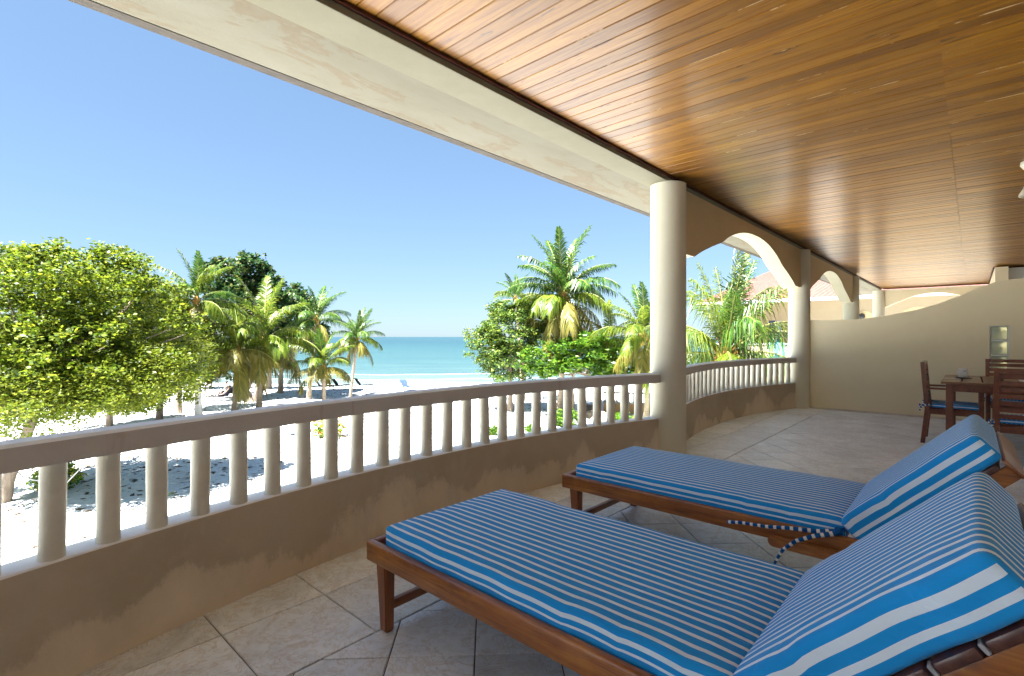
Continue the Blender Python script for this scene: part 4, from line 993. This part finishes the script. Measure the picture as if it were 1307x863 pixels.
palm('taller palm right of the twisted trunks, fronds arching over it', gp(330, 30.5), at(338, 30.5, 1.1), 3.9, .16, counts=(3, 5, 5, 5, 4, 2), pal='ffffyy', phase=2.2)
palm('low bushy palm left of the leaning seaside palm', gp(414, 31), at(413, 31, -.6), 2.45, .14, counts=(3, 5, 5, 5, 2, 0), pal='gffyyy', phase=.9, nuts=4)
palm('slim palm leaning over the row of black beach loungers', gp(446, 34), at(456, 34, 1.2), 2.1, .11, counts=(4, 5, 6, 5, 4, 2), pal='gggfyy', phase=3.1, bend=.1)
palm('palm half hidden behind the low bushy palm, its top against the sky', gp(394, 36.5), at(404, 36.5, 2.5), 2.9, .15, counts=(3, 5, 5, 4, 2, 1), pal='ggggyy', phase=.2)
palm('tall palm with a full crown, highest on the right side of the sea', gp(714, 30), at(719.5, 30, 3.65), 3.9, .17, counts=(6, 8, 8, 8, 6, 5), pal='gggfyy', phase=.7, nuts=5)
palm('palm peeping up behind the dense dark green tree', gp(668, 35), at(658, 35, 3.9), 2.1, .14, counts=(3, 4, 4, 3, 1, 0), pal='ggffyy', phase=2.0)
palm('palm right beside the thick column with browned lower fronds', gp(824, 26), at(823, 26, 1.25), 2.9, .13, counts=(4, 5, 5, 5, 5, 4), pal='gfffyy', phase=1.4, husk=True, nuts=3)
palm('low palm with yellow fronds between the tall palm and the column', gp(778, 31), at(775, 31, 1.0), 2.6, .13, counts=(1, 2, 3, 4, 4, 4), pal='ffyyyy', phase=.1)
palm('big near palm framed by the wide arch, orange husks at its heart', gp(926, 13.5), at(926, 13.5, .8), 2.45, .19, counts=(6, 8, 7, 6, 4, 2), pal='fffffy', phase=.5, husk=True, nuts=5, squash=1.1, near=True)

# shrubs and small plants
def shrub(name, label, cat, base, rx, ry, rz_, n_, mat, size=.09, asp=.5, flowers=0, group=None):
    t = thing(name, label, cat, base, 0, group)
    P_ = crown_pts([(0, 0, rz_*.55, rx, ry, rz_*.6, 1)], n_, .3); P_[:, 2] = np.abs(P_[:, 2])
    quads('foliage', leaves(P_, 14, .16, size, asp), MAT[mat], t)
    bm = BM()
    for q in P_[::max(1, n_//8)]: tube(bm, [(q[0]*.15, q[1]*.15, -.05), (q[0]*.5, q[1]*.5, q[2]*.5), tuple(q)], [.014, .01, .004], 4)
    finish('stems', bm, MAT['bark'], t)
    if flowers:
        F = crown_pts([(0, 0, rz_*.6, rx*1.05, ry*1.05, rz_*.62, 1)], flowers, .85); F[:, 2] = np.abs(F[:, 2])
        tag(quads('flowers', leaves(F, 3, .05, .09, .9), MAT['petal'], t), kind='stuff')
    return t
shrub('shrub', 'dark green shrub with yellow flecks at the foot of the big left tree', 'shrub', gp(72, 15), 1.05, .6, .75, 190, 'leaf_hedge', .10)
shrub('shrub', 'round flowering shrub with red blooms, seen between the middle balusters', 'shrub', gp(420, 23), .85, .7, .8, 170, 'leaf_hedge', .10, flowers=70)
shrub('shrub', 'low yellow green shrub under the almond tree', 'shrub', gp(722, 25.5), .75, .6, .75, 150, 'leaf_bright', .13)
shrub('ground_plant', 'low pale green plant in the shade before the dark green tree', 'plant', gp(681, 24), .55, .4, .3, 60, 'leaf_bright', .11)
shrub('ground_plant', 'small bright plant left of the dark green tree trunk', 'plant', gp(628, 23), .32, .3, .45, 45, 'leaf_bright', .11)
shrub('ground_plant', 'bright plants at the foot of the low garden wall', 'plant', gp(790, 27), .7, .4, .45, 70, 'leaf_bright', .12)
shrub('ground_plant', 'small dark plant at the foot of the palm by the column', 'plant', gp(816, 25.5), .4, .3, .5, 45, 'leaf_hedge', .12)
for u, Y, lb in ((150, 14.4, 'tiny weed in the sun behind the second baluster'), (217, 14.2, 'straggly weed between the third and fourth balusters'), (168, 20.5, 'dry sprig on the sand below the handrail'), (284, 18.8, 'tiny dry tuft left of the fifth baluster')):
    t = thing('weed', lb, 'weed', gp(u, Y), 0, 'weeds on the sand')
    q = crown_pts([(0, 0, .06, .16, .16, .05, 1)], 12, .2); q[:, 2] = np.abs(q[:, 2])+.03
    quads('leaves', leaves(q, 5, .06, .07, .3), MAT['leaf_hedge'], t)
# dry leaves lying under the trees
n_ = 9000; Xl = rng.normal(-9, 7, n_); Yl = np.abs(rng.normal(22, 9, n_))+9.5; keep = (Yl < 46); Xl, Yl = Xl[keep], Yl[keep]
zz = np.array([gz(a, b_) for a, b_ in zip(Xl, Yl)])+.012
Pw = np.stack([CT*Xl-ST*Yl, ST*Xl+CT*Yl, zz], axis=1)
an = rng.random(len(Xl))*6.28; sz = (.05+.10*rng.random(len(Xl)))[:, None]
dx = np.stack([np.cos(an), np.sin(an), rng.normal(0, .12, len(an))], axis=1)*sz; dy = np.stack([-np.sin(an), np.cos(an), rng.normal(0, .15, len(an))], axis=1)*sz*.5
quads('leaf_litter', np.stack([Pw-dx, Pw-dy, Pw+dx, Pw+dy], axis=1), simple('dry_leaf', (.05, .03, .015), (.12, .08, .035), 3, .9, 0), kind='stuff')
# bare creeper stems beside the big trunk
bm = BM(); b_ = gp(40, 14.3)
tube(bm, [rel(b_, at(16, 14.2, -2.35)), rel(b_, at(28, 14.2, -2.62)), rel(b_, at(42, 14.2, -2.72)), rel(b_, at(58, 14.2, -2.78)), rel(b_, at(70, 14.2, -3.2))], [.025, .02, .018, .016, .014], 6)
tube(bm, [rel(b_, at(70, 14.1, -3.2)), rel(b_, at(82, 14.1, -2.85)), rel(b_, at(95, 14.1, -2.55)), rel(b_, at(104, 14.1, -2.35))], [.022, .02, .018, .01], 6)
tag(finish('creeper_stem', bm, MAT['whitebark'], None, True, b_), 'pale bare creeper stem looping over the shrub by the left tree trunk', 'stem')
# sapling with a stake
b_ = gp(359, 22.9); t = thing('sapling', 'thin staked sapling just under the handrail with its own small shadow', 'sapling', b_)
bm = BM(); tube(bm, [(0, 0, 0), (.01, 0, .5), (0, .01, 1.1)], [.03, .026, .018], 7); finish('stem', bm, MAT['bark'], t, True)
q = crown_pts([(0, 0, 1.15, .34, .34, .26, 1)], 40, .2); quads('crown', leaves(q, 12, .12, .1, .5), MAT['leaf_bright'], t)

# ================================================================= beach furniture and bathers
def beach_lounger(label, u, Y, rz, towel=False):
    b_ = gp(u, Y); b_.z += .03
    t = thing('beach_lounger', label, 'beach lounger', b_, rz, 'beach loungers near the water')
    bm = BM(); box(bm, -.95, .95, -.32, -.28, .28, .33, .005); box(bm, -.95, .95, .28, .32, .28, .33, .005); box(bm, -.95, -.90, -.279, .279, .28, .33, .005); box(bm, .90, .95, -.279, .279, .28, .33, .005)
    finish('frame', bm, MAT['greyframe'], t)
    for sx in (-.85, .8):
        for sy in (-.30, .30):
            bm = BM(); box(bm, sx-.03, sx+.03, sy-.018, sy+.018, -.03, .279); finish('leg', bm, MAT['greyframe'], t)
    bm = BM(); box(bm, -.25, .93, -.27, .27, .331, .36, .008); finish('seat', bm, MAT['towelblue'] if towel else MAT['blackcloth'], t)
    Mx = Matrix.Translation((-.25, 0, .345)) @ Matrix.Rotation(R(-125), 4, 'Y')
    bm = BM(); box(bm, 0, .72, -.28, .28, -.018, .018, .008, 2, Mx); finish('backrest', bm, MAT['blackcloth'], t)
    if towel:
        Mt = Matrix.Translation((-.25, 0, .345)) @ Matrix.Rotation(R(-125), 4, 'Y')
        bm = BM(); box(bm, -.02, .78, -.30, .30, -.045, -.020, .008, 2, Mt); box(bm, -.02, .80, -.30, .30, .019, .035, .006, 2, Mt)
        tag(finish('towel', bm, MAT['towelblue'], None), 'pale blue towel draped over the backrest of the lone beach lounger', 'towel')
        o = bpy.context.scene.objects['towel'] if 'towel' in bpy.context.scene.objects else None
        o.location = t.location; o.rotation_euler = t.rotation_euler
    return t
beach_lounger('black beach lounger standing farthest right of the three in a row', 463, 43.5, THETA+.75)
beach_lounger('black beach lounger in the middle of the row of three', 434, 43.8, THETA+.9)
beach_lounger('black beach lounger partly behind the low palm trunk', 412, 43.5, THETA+.7)
beach_lounger('lone beach lounger on the open sand with its back to the balcony', 520, 42.5, THETA+1.15, True)

def person(label, b_, rz, pose, shirt):
    """pose: dict of joints (m) in local frame x forward"""
    t = thing('person', label, 'person', b_, rz)
    J = pose; names = list(J); idx = {k: i for i, k in enumerate(names)}
    edges = [('pelvis', 'waist'), ('waist', 'chest'), ('chest', 'neck'), ('neck', 'headb'), ('headb', 'headt'),
             ('pelvis', 'hipl'), ('hipl', 'kneel'), ('kneel', 'anklel'), ('anklel', 'toel'), ('pelvis', 'hipr'), ('hipr', 'kneer'), ('kneer', 'ankler'), ('ankler', 'toer'),
             ('chest', 'shl'), ('shl', 'ell'), ('ell', 'wrl'), ('wrl', 'hal'), ('chest', 'shr'), ('shr', 'elr'), ('elr', 'wrr'), ('wrr', 'har')]
    rad = dict(pelvis=.13, waist=.12, chest=.14, neck=.055, headb=.085, headt=.08, hipl=.09, hipr=.09, kneel=.06, kneer=.06, anklel=.04, ankler=.04, toel=.035, toer=.035, shl=.06, shr=.06, ell=.042, elr=.042, wrl=.03, wrr=.03, hal=.035, har=.035)
    me = bpy.data.meshes.new('body'); me.from_pydata([J[k] for k in names], [(idx[a], idx[c]) for a, c in edges], [])
    me.materials.append(MAT['skin']); o = link('body', me, t)
    sk = o.modifiers.new('skin', 'SKIN'); sk.use_smooth_shade = True
    for k in names:
        v = me.skin_vertices[0].data[idx[k]]; v.radius = (rad[k], rad[k]*.85); v.use_root = (k == 'pelvis')
    ss = o.modifiers.new('sub', 'SUBSURF'); ss.levels = 1; ss.render_levels = 1
    # shirt and shorts as slightly larger skins
    for nm, ks, es, mt in (('shirt', ['pelvis', 'waist', 'chest', 'shl', 'shr'], [(0, 1), (1, 2), (2, 3), (2, 4)], shirt), ('shorts', ['waist', 'pelvis', 'hipl', 'hipr', 'ml', 'mr'], [(0, 1), (1, 2), (1, 3), (2, 4), (3, 5)], MAT['blackcloth'])):
        pts = []
        for k in ks:
            if k == 'ml': pts.append(tuple((Vector(J['hipl'])+Vector(J['kneel']))/2))
            elif k == 'mr': pts.append(tuple((Vector(J['hipr'])+Vector(J['kneer']))/2))
            else: pts.append(J[k])
        me = bpy.data.meshes.new(nm); me.from_pydata(pts, es, []); me.materials.append(mt); q = link(nm, me, t)
        sk = q.modifiers.new('skin', 'SKIN'); sk.use_smooth_shade = True
        for i, k in enumerate(ks):
            r0 = rad.get(k, .085)*1.12+.008; v = me.skin_vertices[0].data[i]; v.radius = (r0, r0*.88); v.use_root = (i == 0)
        q.modifiers.new('sub', 'SUBSURF').render_levels = 1
    bm = BM(); bmesh.ops.create_icosphere(bm, subdivisions=2, radius=.105)
    hp = Vector(J['headt'])
    bmesh.ops.scale(bm, vec=(1, .9, .75), verts=bm.verts); finish('hair', bm, MAT['hair'], t, True, hp+Vector((-.02, 0, .03)))
    return t
recl = dict(pelvis=(0, 0, .42), waist=(-.14, 0, .50), chest=(-.32, 0, .66), neck=(-.44, 0, .82), headb=(-.47, 0, .90), headt=(-.50, 0, 1.02), hipl=(.05, .1, .42), hipr=(.05, -.1, .42),
            kneel=(.45, .12, .55), kneer=(.48, -.12, .46), anklel=(.78, .13, .40), ankler=(.90, -.12, .39), toel=(.88, .14, .50), toer=(.98, -.13, .50),
            shl=(-.38, .19, .72), shr=(-.38, -.19, .72), ell=(-.20, .27, .52), elr=(-.22, -.27, .50), wrl=(.03, .2, .47), wrr=(.02, -.22, .45), hal=(.11, .18, .46), har=(.10, -.2, .45))
sit = dict(pelvis=(0, 0, .44), waist=(-.03, 0, .58), chest=(-.04, 0, .78), neck=(-.02, 0, .94), headb=(0, 0, 1.02), headt=(0, 0, 1.14), hipl=(.06, .1, .44), hipr=(.06, -.1, .44),
           kneel=(.46, .14, .48), kneer=(.46, -.14, .48), anklel=(.52, .14, .06), ankler=(.52, -.14, .06), toel=(.66, .15, .03), toer=(.66, -.15, .03),
           shl=(-.05, .19, .86), shr=(-.05, -.19, .86), ell=(.05, .25, .62), elr=(.05, -.25, .62), wrl=(.28, .18, .52), wrr=(.28, -.18, .52), hal=(.36, .16, .52), har=(.36, -.16, .52))
bA = gp(284, 35.5); bA.z += .03
t = beach_lounger('dark lounger in the tree shade carrying a reclining bather', 284, 35.5, THETA+math.pi)
person('person reclining on the shaded dark lounger, dark shorts and blue top', bA, THETA+math.pi, recl, MAT['blueshirt'])
t = beach_lounger('dark lounger behind the reclining bather, mostly hidden by a palm trunk', 291, 37.2, THETA+math.pi-.2)
bB = gp(289, 37.2); bB.z += .03
person('person sitting upright in a grey top behind the reclining bather', bB, THETA+math.pi, sit, MAT['greyshirt'])
beach_lounger('empty lounger under the twisted sea grape trunks', 318, 37.5, THETA+.1)

# ================================================================= low garden wall and rocks, right
g0 = at(770, 30, GZ)
gw = thing('garden_balustrade', 'low garden wall with pale balusters seen through the railing by the column', 'wall', g0, THETA-.25)
bm = BM(); box(bm, 0, 6, 0, .2, -.1, .55, .01); finish('plinth_wall', bm, plaster('ochre_garden_paint', (.50, .30, .14), (.46, .27, .12), (.52, .34, .18)), gw)
bm = BM(); box(bm, -.03, 6.03, -.04, .24, .551, .66, .01); finish('ledge', bm, MAT['nwhite'], gw)
bm = BM(); box(bm, 0, 6, .03, .17, 1.15, 1.25, .01); finish('handrail', bm, MAT['nwhite'], gw)
bm = BM(); lathe(bm, [(.05, 0), (.05, .49)], 10); me = bpy.data.meshes.new('baluster'); bm.to_mesh(me); bm.free(); me.materials.append(MAT['nwhite'])
for i in range(26): link('baluster', me, gw, (.1+.232*i, .1, .6605))
for u, Y, r_, lb in ((757, 28.2, .42, 'dark lump of driftwood beside the low garden wall'), (768, 27, .5, 'pale rock left of the low garden wall'), (752, 30.5, .6, 'sunlit boulder behind the driftwood')):
    bm = BM(); bmesh.ops.create_icosphere(bm, subdivisions=3, radius=r_)
    for v in bm.verts: v.co *= 1+.22*math.sin(v.co.x*7+u)*math.cos(v.co.y*6)+.12*math.sin(v.co.z*13+u); v.co.z *= .6
    tag(finish('driftwood' if 'drift' in lb else 'rock', bm, MAT['bark'] if 'drift' in lb else MAT['stone'], None, True, gp(u, Y)+Vector((0, 0, r_*.3))), lb, 'driftwood' if 'drift' in lb else 'rock')

# ================================================================= neighbouring house
nh = thing('neighbour_house', 'cream neighbouring house with pink clay tile roof and white gutter, seen through the arches', 'house')
NY = 34.2
bm = BM()
WL, WR_ = -12.2, 2.5
def wall_with_holes(bm, x0, x1, y0, y1, z0, z1, holes):
    holes = sorted(holes); x = x0
    for hx0, hx1, hz0, hz1 in holes:
        if hx0 > x: box(bm, x, hx0, y0, y1, z0, z1)
        if hz0 > z0: box(bm, hx0, hx1, y0, y1, z0, hz0)
        if hz1 < z1: box(bm, hx0, hx1, y0, y1, hz1, z1)
        x = hx1
    if x < x1: box(bm, x, x1, y0, y1, z0, z1)
# door opening as seen: centre near column 990 of the view
def nx(u, y=NY):
    r = (u-653.5)/645; Y = y/(ST*r+CT); return (CT*r-ST)*Y
d0, d1 = nx(981), nx(998)
wall_with_holes(bm, WL, WR_, NY, NY+.25, GZ-.2, 3.42, [(d0, d1, .05, 2.32)]); finish('wall', bm, MAT['nwall'], nh)
bm = BM(); box(bm, WL, WR_, NY+.26, NY+8, GZ-.2, 3.40); finish('house_body', bm, MAT['nwall'], nh)
dm = (d0+d1)/2
dr = BM(); box(dr, d0+.001, dm-.02, NY+.06, NY+.10, .06, 2.31); dro = finish('door', dr, MAT['louver'], nh)
for i in range(14):
    q = BM(); box(q, d0+.05, dm-.07, NY+.045, NY+.0595, .2+i*.145, .3+i*.145, .003); finish('louver', q, MAT['louver'], dro)
dr = BM(); box(dr, dm-.019, dm+.06, NY+.03, NY+.11, .06, 2.31); box(dr, d1-.06, d1-.001, NY+.03, NY+.11, .06, 2.31); box(dr, dm+.06, d1-.06, NY+.031, NY+.11, 2.24, 2.31); finish('door_frame', dr, MAT['nwhite'], nh)
dr = BM(); box(dr, dm+.061, d1-.061, NY+.06, NY+.09, .06, 1.15); finish('door_panel', dr, MAT['teal'], nh)
dr = BM(); box(dr, dm+.061, d1-.061, NY+.065, NY+.085, 1.151, 2.239); finish('pane', dr, MAT['pane'], nh)
# arched recesses right of the second column
def arch_pts(xc, w_, z0, zt, n_=14): return [(xc-w_, z0)] + [(xc-w_*math.cos(math.pi*i/n_), z0+.9+(zt-z0-.9)*math.sin(math.pi*i/n_)) for i in range(n_+1)] + [(xc+w_, z0)]
for u, w_, zt in ((1104, .75, 2.75), (1172, 1.3, 2.9)):
    bm = BM(); prism(bm, arch_pts(nx(u), w_, 0.1, zt), NY-.012, NY-.002, 'y'); finish('arched_recess', bm, MAT['arch'], nh)
bm = BM(); q = (nx(1100), NY-.1, 2.35); lathe(bm, [(.02, .28), (.15, .2), (.17, .05), (.12, -.02), (.1, -.2), (.05, -.24)], 12, q); finish('wall_lamp', bm, MAT['black'], nh, True)
# balcony in front: floor, plinth, balusters, handrail
A_, B_ = at(915, 28.6), at(1024, 28.3); dv = (B_-A_); Lb = dv.length; ang = math.atan2(dv.y, dv.x)
nb_ = thing('neighbour_balustrade', 'white balustrade of the neighbouring house with a towel hung over it', 'balustrade', (A_.x, A_.y, 0), ang)
bm = BM(); box(bm, 0, Lb, 0, .16, -.3, .45, .005); finish('plinth_wall', bm, MAT['nwall'], nb_)
bm = BM(); box(bm, 0, Lb, .01, .15, .84, .94, .008); finish('handrail', bm, MAT['nwhite'], nb_)
bm = BM(); lathe(bm, [(.055, 0), (.055, .4)], 10); me = bpy.data.meshes.new('baluster'); bm.to_mesh(me); bm.free(); me.materials.append(MAT['nwhite'])
for i in range(int(Lb/.236)): link('baluster', me, nb_, (.12+.236*i, .08, .445))
A3, B3 = A_, B_; fl = [(A3.x, A3.y), (B3.x, B3.y), (nx(1040), NY), (WL, NY)]
bm = BM(); prism(bm, fl, -.31, -.005); finish('balcony_floor', bm, MAT['nwall'], nh)
bm = BM(); p2 = [(q[0]+(0.15 if i in (0, 3) else -.1 if i == 1 else 0), q[1]+(.2 if i < 2 else 0)) for i, q in enumerate(fl)]; prism(bm, p2, GZ-.2, -.312); finish('ground_floor', bm, MAT['nwall'], nh)
tw0 = (at(981, 28.4)-A_).length; tw1 = (at(1002, 28.3)-A_).length
bm = BM()
N_ = 14; rows = [(-.03, .02), (-.035, .40), (-.03, .70), (-.02, .93), (.0, .955), (.16, .955), (.185, .93), (.19, .6)]
grid = [[bm.verts.new((tw0+(tw1-tw0)*i/N_, y_-.012*math.sin(i*1.3)*(1 if y_ < .05 else 0), z_)) for i in range(N_+1)] for y_, z_ in rows]
for a in range(len(rows)-1):
    for i in range(N_): bm.faces.new((grid[a][i], grid[a][i+1], grid[a+1][i+1], grid[a+1][i]))
o = finish('towel', bm, MAT['beachtowel'], None, True, (A_.x, A_.y, 0)); o.rotation_euler = (0, 0, ang)
md = o.modifiers.new('thick', 'SOLIDIFY'); md.thickness = .012; md.offset = 1
tag(o, 'green, blue and yellow striped towel hung over the white neighbouring balustrade', 'towel')
# hipped clay roof: corrugated faces
def roof_plane(bm, eave0, eave1, ridge0, ridge1, n_):
    e0, e1, r0, r1 = map(Vector, (eave0, eave1, ridge0, ridge1)); nrm = (e1-e0).cross(r0-e0).normalized()
    if nrm.z < 0: nrm = -nrm
    rows_ = 12; prev = None
    for i in range(n_*4+1):
        s = i/(n_*4); off = abs(math.sin(math.pi*s*n_))*.07
        cur = [bm.verts.new(e0.lerp(e1, s).lerp(r0.lerp(r1, s), k/rows_)+nrm*(off+(.02 if k % 2 else 0))) for k in range(rows_+1)]
        if prev:
            for k in range(rows_): bm.faces.new((prev[k], cur[k], cur[k+1], prev[k+1]))
        prev = cur
E0, E1, EY0, EY1 = -13.4, 3.2, 32.9, 43.5; zr = 6.7; EZ = 3.52
bm = BM(); roof_plane(bm, (E0, EY0, EZ), (E1, EY0, EZ), (E0+5.3, 38.2, zr), (E1, 38.2, zr), 60)
roof_plane(bm, (E0, EY1, EZ), (E0, EY0, EZ), (E0+5.3, 38.2, zr), (E0+5.3, 38.2, zr), 36)
roof_plane(bm, (E1, EY1, EZ), (E0, EY1, EZ), (E1, 38.2, zr), (E0+5.3, 38.2, zr), 50); finish('roof', bm, MAT['clay'], nh, True)
bm = BM(); box(bm, E0-.05, E1, EY0-.12, EY0-.001, EZ-.16, EZ+.02, .01); box(bm, E0-.12, E0-.001, EY0, EY1, EZ-.16, EZ+.02, .01); finish('gutter', bm, MAT['gutter'], nh)
bm = BM(); box(bm, E0, E1, EY0, EY1, EZ-.1, EZ-.03); finish('eave_soffit', bm, MAT['nwhite'], nh)
print('tiles', nt_, 'boards', nb, 'objects', len(bpy.data.objects))
